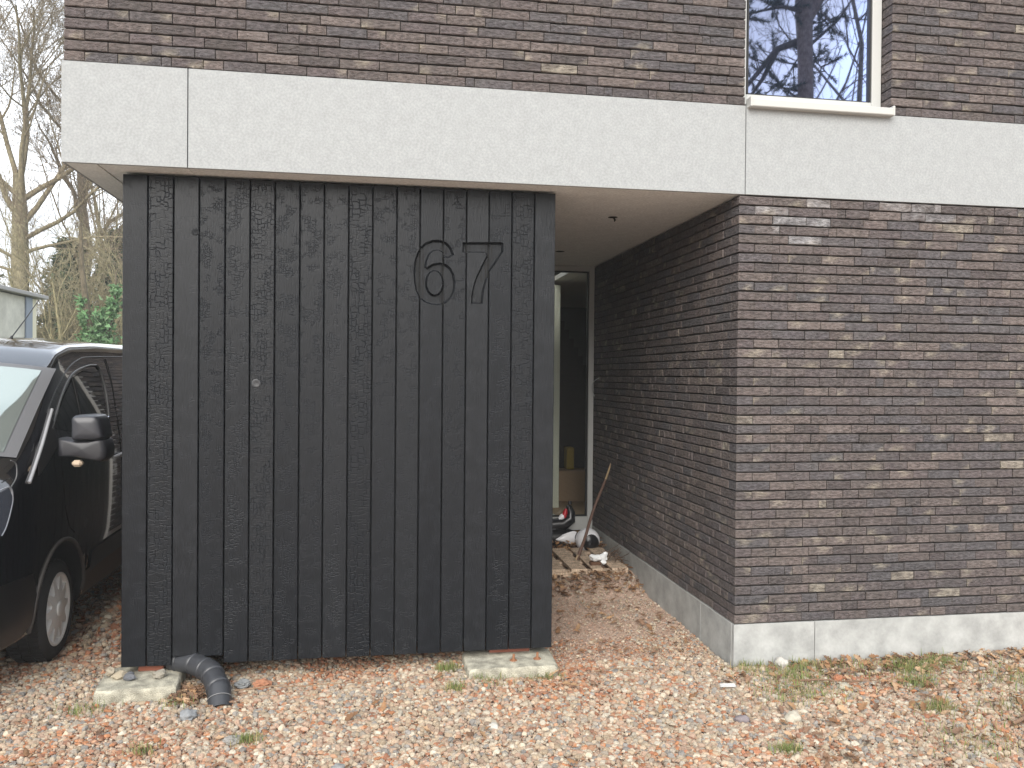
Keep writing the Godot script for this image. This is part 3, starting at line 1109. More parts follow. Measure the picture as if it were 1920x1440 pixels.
func build_ground() -> void:
	var g := Geo.new()
	var rows := []
	var xs := []
	var zs := []
	for i in 71:
		xs.append(-4.5 + 9.5 * i / 70.0)
	for i in 61:
		zs.append(2.6 - 6.4 * i / 60.0)
	xs.push_front(-9.0); xs.push_front(-11.0); xs.push_front(-40.0); xs.push_front(-120.0)
	xs.append(14.0); xs.append(17.0); xs.append(40.0); xs.append(120.0)
	zs.push_front(8.0); zs.push_front(12.0); zs.push_front(15.0); zs.push_front(30.0); zs.push_front(120.0)
	zs.append(-7.0); zs.append(-10.0); zs.append(-14.0); zs.append(-40.0); zs.append(-150.0)
	for z in zs:
		var row := []
		for x in xs:
			var inside: bool = x > -4.4 and x < 4.9 and z < 2.5 and z > -3.7
			row.append(Vector3(x, (rise(x, z) if inside else 0.0) - 0.012, z))
		rows.append(row)
	g.grid(rows)
	for i in g.v.size():      # rough grass beyond the forecourt
		var p := g.v[i]
		if p.x < -9.5 or p.x > 15.0 or p.z < -9.0 or p.z > 13.0: g.c[i] = Color(0.15, 0.24, 0.12)
	tag(obj("ground", g.mesh(true), M.soil), "reddish sandy ground under the gravel", "ground", "", "structure")
	var r := rnd(1)
	var pale := [[0.62, 0.50, 0.36], [0.68, 0.57, 0.43], [0.54, 0.42, 0.29], [0.49, 0.415, 0.33], [0.37, 0.34, 0.305], [0.60, 0.455, 0.32], [0.58, 0.40, 0.29], [0.70, 0.62, 0.49], [0.50, 0.36, 0.26]]
	var red := [[0.58, 0.26, 0.125], [0.54, 0.31, 0.19], [0.62, 0.36, 0.22], [0.48, 0.215, 0.12], [0.60, 0.43, 0.31], [0.42, 0.22, 0.14]]
	var sand := [[0.72, 0.52, 0.40], [0.64, 0.44, 0.33], [0.76, 0.60, 0.48], [0.60, 0.36, 0.26]]
	var patch := FastNoiseLite.new()
	patch.seed = 3
	patch.frequency = 0.55
	var make := func(n, x0, x1, z0, z1, rmin, rmax, pal, flat, keep):
		var xf := []
		var cs := []
		for i in n:
			var x := r.randf_range(x0, x1)
			var z := r.randf_range(z0, z1)
			var k := r.randf()
			var size: float = rmin + (rmax - rmin) * pow(k, 3.2)
			var alley: bool = x > 1.06 and x < CX and z < -0.18
			if not free_ground(x, z): continue
			if x > CX - size * 0.8 and z < size * 0.8: continue
			var pn := patch.get_noise_2d(x, z)
			if not keep.call(x, z, pn, size, alley): continue
			if alley: size *= 0.72
			var bs := Basis.from_euler(Vector3(r.randf() * 6.28, r.randf() * 6.28, r.randf() * 6.28))
			var sc := Vector3(size * r.randf_range(0.8, 1.35), size * r.randf_range(0.75, 1.1), size * flat * r.randf_range(0.65, 1.05))
			var lay := Basis.from_euler(Vector3(r.randf_range(-0.5, 0.5) + PI / 2, r.randf() * 6.28, r.randf_range(-0.5, 0.5)))
			if r.randf() < 0.25: lay = bs
			xf.append(Transform3D(lay * Basis.from_scale(sc), Vector3(x, rise(x, z) + size * r.randf_range(-0.25, 0.55) * flat, z)))
			var c = pal[r.randi() % pal.size()]
			var dim := r.randf_range(0.68, 1.08)
			cs.append(Color(c[0] * dim, c[1] * dim, c[2] * dim))
		return [xf, cs]
	# open gravel, thinner where the path into the recess is trodden fine
	var a = make.call(125000, -2.6, 4.3, -0.6, 1.75, 0.0035, 0.0185, pale, 0.8, func(x, z, pn, s, al): return r.randf() < ((0.10 if x < 1.70 + 0.12 * z else 0.7) if al else clampf(0.98 - 1.1 * maxf(pn, 0.0), 0.25, 1.0)) and (s < 0.012 or pn < 0.22))
	var a2 = make.call(9000, -4.4, -1.2, -4.2, -0.5, 0.008, 0.026, pale, 0.8, func(x, z, pn, s, al): return true)
	var a3 = make.call(3500, 1.03, CX, -1.9, -0.1, 0.004, 0.016, pale, 0.8, func(x, z, pn, s, al): return s < 0.010 or x > 1.72 + 0.15 * z)
	var a4 = make.call(14000, -5.0, 5.0, 1.5, 4.0, 0.008, 0.026, pale, 0.8, func(x, z, pn, s, al): return true)
	var a5 = make.call(26000, -8.5, -2.4, -6.0, 4.5, 0.010, 0.034, pale, 0.8, func(x, z, pn, s, al): return true)
	a4[0] += a5[0]
	a4[1] += a5[1]
	var o := many("gravel", pebble(3, 0.15), M.stone, a[0] + a2[0] + a3[0] + a4[0], a[1] + a2[1] + a3[1] + a4[1])
	tag(o, "cream and grey gravel spread over the forecourt", "gravel", "", "stuff")
	var b = make.call(75000, -2.6, 4.3, -0.6, 1.75, 0.0035, 0.018, red, 0.62, func(x, z, pn, s, al): return r.randf() < (0.5 if al else clampf(0.75 + pn * 1.2 - 0.12 * maxf(x - 1.5, 0.0), 0.2, 1.0)))
	var b2 = make.call(9000, -4.4, -1.2, -4.2, -0.5, 0.008, 0.026, red, 0.62, func(x, z, pn, s, al): return true)
	var b3 = make.call(14000, 1.03, CX, -1.9, -0.1, 0.003, 0.009, sand, 0.62, func(x, z, pn, s, al): return r.randf() < 0.7)
	o = many("brick_rubble", pebble(4, 0.20), M.stone, b[0] + b2[0] + b3[0], b[1] + b2[1] + b3[1])
	tag(o, "orange and red brick chips mixed into the gravel", "rubble", "", "stuff")
	# larger stones that stand out one by one
	for q in [[-0.905, 0.012, 0.30, 0.038, 0.7, [0.33, 0.34, 0.35], "large grey cobble in front of the left concrete block, near the pipe", 0.1], [-0.64, 0.012, 0.62, 0.034, 0.5, [0.36, 0.34, 0.31], "grey angular stone in the gravel in front of the drain pipe", 0.2], [1.785, 0.012, 0.74, 0.030, 0.65, [0.29, 0.25, 0.26], "purplish cobble in the gravel in front of the plinth corner", 0.1], [2.03, 0.015, 0.78, 0.036, 0.9, [0.62, 0.57, 0.46], "cream boulder stone on the gravel beside the purplish cobble", 0.1], [2.36, 0.016, 0.045, 0.034, 0.9, [0.66, 0.63, 0.57], "round white stone touching the front plinth", 0.08], [2.57, 0.012, 0.30, 0.034, 0.5, [0.55, 0.24, 0.13], "broad orange brick shard in the moss near the plinth", 0.22], [-0.60, 0.015, -0.05, 0.040, 0.6, [0.50, 0.23, 0.13], "orange brick lump just right of the drain pipe under the shed edge", 0.2], [-0.70, 0.02, -0.06, 0.036, 0.55, [0.30, 0.31, 0.31], "flat grey stone behind the drain pipe's outlet", 0.15], [-0.15, 0.015, 0.98, 0.030, 0.7, [0.34, 0.34, 0.33], "grey cobble at the lower edge of the gravel below the shed", 0.1], [0.56, 0.012, 0.65, 0.026, 0.6, [0.70, 0.66, 0.58], "white stone in the gravel in front of the bolted block", 0.12], [2.52, 0.014, 0.42, 0.030, 0.7, [0.5, 0.46, 0.36], "tan cobble among the weeds near the plinth seam", 0.1]]:
		var st := obj("stone", pebble(int(q[0] * 977) + 4000, q[7], 2), colored(q[5]), null, Vector3(q[0], q[1], q[2]))
		st.scale = Vector3(q[3] * 1.15, q[3] * q[4], q[3])
		st.rotation.y = q[0] * 5.0
		tag(st, q[6], "stone", "larger stones in the gravel")
	var sh := Geo.new()
	sh.cbox(Vector3(-0.04, -0.003, -0.014), Vector3(0.04, 0.003, 0.014), 0.002, Transform3D(), 0.006, rnd(4))
	var shard := obj("plastic_shard", sh.mesh(), mat(0.5, 0.5, 0.49, 0.6), null, Vector3(1.885, 0.028, 0.35))
	shard.rotation = Vector3(0.25, -0.35, 0.1)
	tag(shard, "thin white shard lying on the gravel near the plinth corner", "shard")
	build_litter()

func leaf_mesh() -> ArrayMesh:
	# a lobed dry oak leaf, curled along its midrib (length about 1)
	var g := Geo.new()
	var half := [[0.0, 0.02], [0.12, 0.10], [0.22, 0.20], [0.30, 0.12], [0.42, 0.27], [0.52, 0.16], [0.66, 0.28], [0.76, 0.15], [0.88, 0.16], [1.0, 0.0]]
	var rows := []
	for q in half:
		var row := []
		for s in [-1.0, -0.5, 0.0, 0.5, 1.0]:
			row.append(Vector3(q[1] * s, 0.5 * absf(q[1] * s) + 0.22 * (q[0] - 0.5) * (q[0] - 0.5) + 0.05 * sin(q[0] * 9.0 + s * 2.0), -(q[0] - 0.5)))
		rows.append(row)
	g.grid(rows)
	return g.mesh()

func build_litter() -> void:
	var r := rnd(21)
	var browns := [[0.20, 0.105, 0.05], [0.27, 0.15, 0.075], [0.33, 0.20, 0.105], [0.15, 0.085, 0.05], [0.38, 0.25, 0.15], [0.22, 0.13, 0.08]]
	var lm := leaf_mesh()
	var put_leaves := func(n, f):
		var xf := []
		var cs := []
		for i in n:
			var p: Vector3 = f.call()
			var s := r.randf_range(0.028, 0.075)
			var bs := Basis.from_euler(Vector3(r.randf_range(-0.55, 0.55), r.randf() * TAU, r.randf_range(-0.55, 0.55)))
			if r.randf() < 0.3: bs = bs * Basis(Vector3.RIGHT, PI)
			xf.append(Transform3D(bs * Basis.from_scale(Vector3(s, s * r.randf_range(0.5, 1.3), s)), p))
			var c = browns[r.randi() % browns.size()]
			var k := r.randf_range(0.7, 1.2)
			cs.append(Color(c[0] * k, c[1] * k, c[2] * k))
		return [xf, cs]
	# heaped round and under the pallet
	var heap = put_leaves.call(1500, func():
		var z := -1.50 - 1.6 * pow(r.randf(), 0.8)
		var x := r.randf_range(1.03, CX - 0.03)
		var on: bool = z < -1.90 and z > -2.62 and x < 2.0
		var y := rise(x, z) + r.randf_range(0.0, 0.035)
		if z < -2.6: y = r.randf_range(0.08, 0.20)
		if on: y = r.randf_range(0.02, 0.105)
		return Vector3(x, y, z))
	tag(many("leaf_litter", lm, M.leaf, heap[0], heap[1]), "dry brown leaves heaped round the wooden pallet", "leaves", "", "stuff")
	var spread = put_leaves.call(700, func():
		var x := r.randf_range(1.9, 4.2)
		var z := r.randf_range(0.03, 1.5)
		if r.randf() < 0.45:
			x = r.randf_range(2.5, 4.0); z = 0.03 + absf(r.randfn(0.0, 0.22))
		if r.randf() < 0.12:
			x = r.randf_range(-2.2, 2.2); z = r.randf_range(-0.05, 1.2)
		if r.randf() < 0.12:
			x = r.randf_range(-1.05, -0.88); z = r.randf_range(-0.1, 0.16)
		if r.randf() < 0.1:
			x = r.randf_range(1.1, 2.0); z = r.randf_range(-1.5, -0.2)
		return Vector3(x, rise(x, z) + r.randf_range(0.016, 0.032), z))
	tag(many("leaf_litter", lm, M.leaf, spread[0], spread[1]), "dry brown leaves scattered over the gravel by the plinth", "leaves", "", "stuff")
	# grass and moss
	var bl := Geo.new()
	bl.grid([[Vector3(-0.035, 0, 0), Vector3(0.035, 0, 0)], [Vector3(-0.03, 0.45, 0.06), Vector3(0.03, 0.45, 0.06)], [Vector3(-0.015, 0.8, 0.2), Vector3(0.015, 0.8, 0.2)], [Vector3(-0.001, 1.0, 0.4), Vector3(0.001, 1.0, 0.4)]])
	var xf := []
	var cs := []
	for q in [[3.08, 0.20, 0.13, 420], [3.32, 0.15, 0.10, 220], [2.98, 0.42, 0.10, 200], [2.85, 0.75, 0.09, 160], [2.33, 0.22, 0.18, 330], [2.25, 0.48, 0.20, 260], [2.15, 0.05, 0.10, 150], [2.48, 0.10, 0.10, 120], [1.83, 1.10, 0.05, 130], [3.35, 0.85, 0.25, 260], [3.6, 0.5, 0.3, 300], [-0.60, 0.62, 0.04, 70], [-1.02, 0.66, 0.05, 60], [-1.42, 0.15, 0.10, 80], [0.41, -0.12, 0.06, 130], [0.42, 0.18, 0.05, 80], [0.62, 0.05, 0.14, 90], [0.95, 0.05, 0.09, 70], [-0.55, 0.62, 0.06, 40], [2.75, 1.15, 0.2, 150], [-1.0, 0.12, 0.08, 40], [2.75, 0.15, 0.2, 120]]:
		for i in q[3] * 2:
			var x: float = q[0] + r.randfn(0, q[2] * 0.65)
			var z: float = q[1] + r.randfn(0, q[2] * 0.45)
			if not free_ground(x, z) or (z < 0.01 and x > 1.0): continue
			var s := r.randf_range(0.014, 0.05)
			xf.append(Transform3D(Basis.from_euler(Vector3(r.randf_range(-0.5, 0.7), r.randf() * TAU, 0)) * Basis.from_scale(Vector3(s * 1.1, s, s)), Vector3(x, rise(x, z) + 0.008, z)))
			var k := r.randf_range(0.7, 1.3)
			cs.append(Color(0.15 * k, 0.19 * k, 0.055 * k) if r.randf() < 0.7 else Color(0.30 * k, 0.25 * k, 0.11 * k))
	tag(many("grass", bl.mesh(), M.leaf, xf, cs), "thin tufts of grass and moss growing through the gravel", "grass", "", "stuff")
	# twigs lying about
	for q in [[Vector3(-0.72, 0.03, 0.06), Vector3(0.02, 0.034, 0.02), 0.004, "long thin dry stalk lying on gravel right of the drain pipe"], [Vector3(-0.93, 0.032, 0.50), Vector3(-0.72, 0.032, 0.55), 0.004, "short brown twig lying in the gravel below the drain pipe"], [Vector3(2.30, 0.035, 0.36), Vector3(2.72, 0.035, 0.43), 0.006, "dark branched twig lying before the plinth seam"], [Vector3(2.85, 0.04, 0.66), Vector3(3.15, 0.045, 0.55), 0.005, "pale bare twig lying in the weeds by the plinth"], [Vector3(1.22, 0.03, 0.05), Vector3(1.75, 0.03, 0.02), 0.004, "thin dark stalk lying across the mouth of the recess"], [Vector3(3.05, 0.03, 1.02), Vector3(3.35, 0.05, 0.90), 0.012, "thick brown piece of bark at the lower right of the gravel"]]:
		var g := Geo.new()
		var pts := []
		var rad := []
		for i in 9:
			var t := i / 8.0
			pts.append(q[0].lerp(q[1], t) + Vector3(r.randf_range(-0.008, 0.008), 0.006 * sin(t * 7.0), r.randf_range(-0.01, 0.01)))
			rad.append(q[2] * (1.0 - 0.6 * t))
		g.tube(pts, rad, 5)
		if q[2] == 0.006:
			g.tube([pts[4], pts[4] + Vector3(0.07, 0.02, 0.05), pts[4] + Vector3(0.13, 0.015, 0.06)], [0.004, 0.003, 0.001], 5)
		var o := obj("twig", g.mesh(), colored([0.26, 0.16, 0.10] if q[2] > 0.0045 else [0.36, 0.24, 0.15]))
		tag(o, q[3], "twig", "twigs on the gravel")

# ---------------------------------------------------------------- things in the recess
func build_recess_things() -> void:
	var r := rnd(31)
	var p := base("pallet", Vector3(1.03, 0.0, -1.87))
	tag(p, "wooden pallet lying in the leaves before the glass door", "pallet")
	var W := 1.0
	var xs := [0.0, 0.165, 0.345, 0.525, 0.70, 0.862]
	for x in xs:
		var g := Geo.new()
		g.cbox(Vector3(x, 0.120, -0.80), Vector3(x + [0.135, 0.12, 0.13, 0.13, 0.09, 0.138][xs.find(x)], 0.142, 0.0), 0.003, Transform3D(), 0.003, r)
		obj("plank", g.mesh(), M.pallet, p)
	for z in [-0.10, -0.45, -0.80]:
		var g := Geo.new()
		g.cbox(Vector3(0.0, 0.098, z), Vector3(W, 0.119, z + 0.098), 0.003)
		obj("cross_board", g.mesh(), M.pallet, p)
		for x in [0.0, 0.43, 0.86]:
			g = Geo.new()
			g.cbox(Vector3(x, 0.020, z), Vector3(x + 0.138, 0.097, z + 0.096), 0.003)
			obj("block", g.mesh(), M.pallet, p)
	for x in [0.0, 0.43, 0.86]:
		var g := Geo.new()
		g.cbox(Vector3(x, -0.004, -0.80), Vector3(x + 0.138, 0.019, 0.0), 0.003)
		obj("runner", g.mesh(), M.pallet, p)
	# stick leaning on the brick wall
	var g2 := Geo.new()
	var pts := []
	var rad := []
	for i in 15:
		var t := i / 14.0
		pts.append(Vector3(1.677, 0.142, -2.20).lerp(Vector3(2.035, 0.90, -2.46), t) + Vector3(0.005 * sin(t * 9.0), 0.0, 0.005 * sin(t * 6.0 + 1.0)))
		rad.append(0.014 - 0.003 * t + 0.001 * sin(t * 20.0))
	var stick := base("stick")
	tag(stick, "bare wooden stick with peeled tip leaning from the pallet to the brick wall", "stick")
	g2.tube(pts.slice(0, 13), rad.slice(0, 13), 8)
	obj("shaft", g2.mesh(), colored([0.17, 0.10, 0.075]), stick)
	g2 = Geo.new()
	g2.tube(pts.slice(12, 15) + [pts[14] + Vector3(0.008, 0.03, -0.006)], [rad[12] * 0.96, rad[13] * 0.9, 0.008, 0.002], 7)
	obj("peeled_tip", g2.mesh(), colored([0.46, 0.33, 0.19]), stick)
	g2 = Geo.new()
	g2.tube([pts[0] - Vector3(0.005, 0.002, 0), pts[0].lerp(pts[1], 0.7)], [0.0143, 0.0145], 8)
	obj("cut_end", g2.mesh(), colored([0.5, 0.37, 0.23]), stick)
	# black and white moulded thing lying at the door, its red band up
	var toy := base("ride_on_toy", Vector3(1.66, 0.15, -2.90))
	tag(toy, "black and white plastic toy with a red band lying before the door", "toy")
	var blk := mat(0.012, 0.012, 0.014, 0.3)
	var wht := mat(0.78, 0.78, 0.80, 0.35)
	g2 = Geo.new()
	g2.tube([Vector3(-0.34, 0.13, 0.0), Vector3(-0.10, 0.155, 0.0), Vector3(0.06, 0.165, 0.0), Vector3(0.13, 0.21, -0.01), Vector3(0.135, 0.27, -0.02), Vector3(0.12, 0.32, -0.03), Vector3(0.105, 0.335, -0.03)], [0.06, 0.062, 0.062, 0.055, 0.045, 0.032, 0.012], 16)
	obj("neck", g2.mesh(), blk, toy)
	g2 = Geo.new()
	g2.tube([Vector3(0.132, 0.345, -0.03), Vector3(0.132, 0.375, -0.034)], [0.02, 0.016], 10)
	obj("cap", g2.mesh(), blk, toy)
	g2 = Geo.new()
	g2.tube([Vector3(0.062, 0.23, 0.012), Vector3(0.078, 0.275, 0.008), Vector3(0.088, 0.31, 0.0)], [0.022, 0.024, 0.012], 10)
	obj("red_band", g2.mesh(), mat(0.45, 0.02, 0.03, 0.4), toy)
	g2 = Geo.new()
	g2.tube([Vector3(0.02, 0.215, 0.01), Vector3(0.05, 0.24, 0.012), Vector3(0.075, 0.245, 0.008)], [0.018, 0.028, 0.016], 10)
	obj("white_collar", g2.mesh(), wht, toy)
	g2 = Geo.new()
	g2.tube([Vector3(-0.36, 0.03, 0.02), Vector3(-0.12, 0.045, 0.03), Vector3(0.12, 0.05, 0.02), Vector3(0.20, 0.06, 0.0)], [0.07, 0.085, 0.075, 0.03], 16)
	obj("body", g2.mesh(), blk, toy)
	g2 = Geo.new()
	g2.tube([Vector3(-0.36, 0.095, 0.05), Vector3(-0.2, 0.12, 0.055), Vector3(-0.02, 0.135, 0.05)], [0.012, 0.014, 0.008], 8)
	obj("grey_trim", g2.mesh(), mat(0.10, 0.105, 0.115, 0.3), toy)
	g2 = Geo.new()
	var rows := []
	for i in 7:
		var t := i / 6.0
		var row := []
		for j in 9:
			var s := j / 8.0 - 0.5
			var w := lerpf(0.03, 0.115, pow(sin(t * PI * 0.62), 0.8)) * (0.75 if t > 0.95 else 1.0)
			row.append(Vector3(-0.01 + 0.19 * t - 0.03 * cos(s * 3.0), 0.045 + 0.055 * t * 0.3 + s * w, 0.098 + 0.028 * cos(s * 3.0) - 0.05 * absf(t - 0.4)))
		rows.append(row)
	g2.grid(rows)
	obj("white_panel", g2.mesh(), wht, toy)
	# white shell with a dark opening beside it
	var helmet := base("helmet", Vector3(1.915, 0.165, -2.74), -0.35)
	tag(helmet, "white helmet with a black opening resting against the plinth by the door", "helmet")
	g2 = Geo.new()
	var prof := []
	for i in 13:
		var a := PI * i / 12.0
		prof.append(Vector2(0.112 * sin(a) + 0.0005, -0.105 * cos(a)))
	g2.lathe(prof, Transform3D(Basis(), Vector3(0, 0.03, 0)), 24)
	obj("shell", g2.mesh(), wht, helmet)
	g2 = Geo.new()
	rows = []
	for i in 6:
		var row := []
		for j in 20:
			var a := TAU * j / 20.0
			var e := 0.075 * (1.0 - i / 5.0)
			var q := Vector3(0.040 + e * 0.9 * cos(a), 0.015 + e * 1.15 * sin(a), 0.0)
			var d := Vector2(q.x, q.y - 0.03)
			q.z = sqrt(maxf(0.0, 0.01275 - d.length_squared())) * 0.95 + 0.010
			row.append(q)
		rows.append(row)
	g2.grid(rows, true)
	obj("black_opening", g2.mesh(), blk, helmet)
	# crumpled white plastic with a brown base, on the pallet's front edge
	var cup := base("plastic_wrap", Vector3(1.80, 0.143, -2.00))
	tag(cup, "crumpled white plastic on a brown base, on the pallet's front edge", "rubbish")
	g2 = Geo.new()
	g2.cbox(Vector3(-0.06, 0.0, -0.03), Vector3(0.03, 0.028, 0.03), 0.006)
	obj("brown_base", g2.mesh(), colored([0.16, 0.08, 0.045]), cup)
	for q in [[-0.015, 0.055, 0.0, 0.045, 11], [0.045, 0.06, 0.0, 0.036, 12], [0.07, 0.085, -0.01, 0.024, 13], [0.05, 0.025, 0.02, 0.022, 14]]:
		var o := obj("crumple", pebble(q[4], 0.35), mat(0.75, 0.76, 0.76, 0.35), cup, Vector3(q[0], q[1], q[2]))
		o.scale = Vector3(q[3] * 1.1, q[3] * 0.75, q[3] * 0.8)
	# bundle of dead twigs behind it
	g2 = Geo.new()
	for i in 26:
		var a := Vector3(r.randf_range(1.86, 2.0), 0.15 + r.randf() * 0.05, r.randf_range(-2.15, -2.02))
		var e := a + Vector3(r.randf_range(-0.02, 0.16), r.randf_range(-0.01, 0.10), r.randf_range(-0.12, 0.10))
		e.x = minf(e.x, CX - 0.02)
		g2.tube([a, a.lerp(e, 0.5) + Vector3(0, r.randf_range(-0.01, 0.02), 0), e], [0.004, 0.003, 0.0015], 5)
	tag(obj("twig_bundle", g2.mesh(), colored([0.15, 0.10, 0.07])), "tangle of dead twigs on the pallet against the plinth", "twigs")
	# loose cable end on the shaded wall
	g2 = Geo.new()
	pts = []
	for i in 11:
		var a := 1.75 + 1.5 * i / 10.0
		pts.append(Vector3(CX - 0.008 - 0.03 * sin(i / 10.0 * PI), 1.52 + 0.16 * sin(a), -2.98 + 0.19 * cos(a) + 0.03))
	rad = []
	rad.resize(11); rad.fill(0.004)
	g2.tube(pts, rad, 6)
	tag(obj("cable", g2.mesh(), mat(0.33, 0.35, 0.34, 0.5)), "thin grey cable end curling out of the shaded brick wall", "cable")

# ---------------------------------------------------------------- the van (local x: to its side that faces the house, z: forwards)
const WY := [0.25, 0.32, 0.55, 0.85, 1.10, 1.28, 1.50, 1.75, 1.86, 2.00]
const WX := [0.90, 0.935, 0.945, 0.95, 0.945, 0.93, 0.885, 0.82, 0.77, 0.70]
const TZ := [-4.75, -4.65, -2.6, -1.7, -1.15, -0.85, -0.64, -0.30, 0.06, 0.20, 0.30, 0.35, 0.38, 0.40]
const TY := [1.60, 1.90, 1.95, 1.94, 1.91, 1.855, 1.76, 1.53, 1.27, 1.15, 1.03, 0.86, 0.62, 0.40]

func curve(xs: Array, ys: Array, x: float) -> float:
	if x <= xs[0]: return ys[0]
	for i in range(1, xs.size()):
		if x <= xs[i]:
			var t: float = (x - xs[i - 1]) / (xs[i] - xs[i - 1])
			return lerpf(ys[i - 1], ys[i], t)
	return ys[-1]

func smooth_curve(xs: Array, ys: Array, x: float, w: float) -> float:
	return (curve(xs, ys, x - w) + curve(xs, ys, x - w / 2) + 2.0 * curve(xs, ys, x) + curve(xs, ys, x + w / 2) + curve(xs, ys, x + w)) / 6.0

func van_side(z: float, y: float) -> float:
	var t := maxf(0.0, (z + 0.35) / 0.7)
	var r := maxf(0.0, (-4.3 - z) / 0.45)
	return smooth_curve(WY, WX, y, 0.06) * (1.0 - 0.16 * pow(t, 2.4)) * (1.0 - 0.04 * r * r)

func van_top(zc: float, x: float) -> float:
	var u := absf(x) / 0.95
	return smooth_curve(TZ, TY, zc, 0.07) - 0.07 * u * u * u

func van_shift(x: float) -> float:
	var u := absf(x) / 0.95
	return 0.30 * u * u

func arch_low(z: float) -> float:
	var y := 0.265
	for c in [-0.70, -3.62]:
		var d: float = z - c
		if absf(d) < 0.385:
			y = maxf(y, 0.305 + sqrt(0.385 * 0.385 - d * d))
	return y

func van_profile(z: float) -> Array:
	var ye := 1.2
	for i in 40:
		var w := van_side(z, ye)
		ye = lerpf(ye, van_top(z + van_shift(w), w), 0.5)
	var lo := minf(arch_low(z), ye - 0.03)
	var xe := van_side(z, ye)
	var p := []
	for i in 15:
		var t := i / 14.0
		var y := lerpf(lo, ye, 1.0 - pow(1.0 - t, 1.6))
		p.append(Vector2(van_side(z, y), y))
	for i in range(1, 15):
		var t := i / 14.0
		var x := xe * (1.0 - pow(t, 1.6))
		p.append(Vector2(x, van_top(z + van_shift(x), x)))
	for it in 3:
		var q := p.duplicate()
		for i in range(9, 20):
			q[i] = p[i] * 0.5 + (p[i - 1] + p[i + 1]) * 0.25
		p = q
	return p

# a patch on the van's flank between two outlines given as (z, y), lifted by "off"
func flank_patch(low: Array, high: Array, n: int, off: float) -> ArrayMesh:
	var g := Geo.new()
	var rows := []
	for i in n + 1:
		var row := []
		for j in low.size():
			var q: Vector2 = low[j].lerp(high[j], float(i) / n)
			row.append(Vector3(van_side(q.x, q.y) + off, q.y, q.x))
		rows.append(row)
	# rows run rearwards (falling z), so that along x up points outwards
	g.grid(rows)
	return g.mesh()

func flank_line(pts: Array, rad: float, off: float) -> ArrayMesh:
	var g := Geo.new()
	var c := Curve3D.new()
	for q in pts:
		c.add_point(Vector3(van_side(q.x, q.y) + off, q.y, q.x))
	var path := []
	var rr := []
	for i in range(0, 41):
		var t := i / 40.0 * (pts.size() - 1)
		var k := mini(int(t), pts.size() - 2)
		var q: Vector2 = pts[k].cubic_interpolate(pts[k + 1], pts[maxi(k - 1, 0)], pts[mini(k + 2, pts.size() - 1)], t - k)
		path.append(Vector3(van_side(q.x, q.y) + off, q.y, q.x))
		rr.append(rad)
	g.tube(path, rr, 6)
	return g.mesh()

func vs(a: Array) -> Array:
	var o := []
	for i in range(0, a.size(), 2):
		o.append(Vector2(a[i], a[i + 1]))
	return o

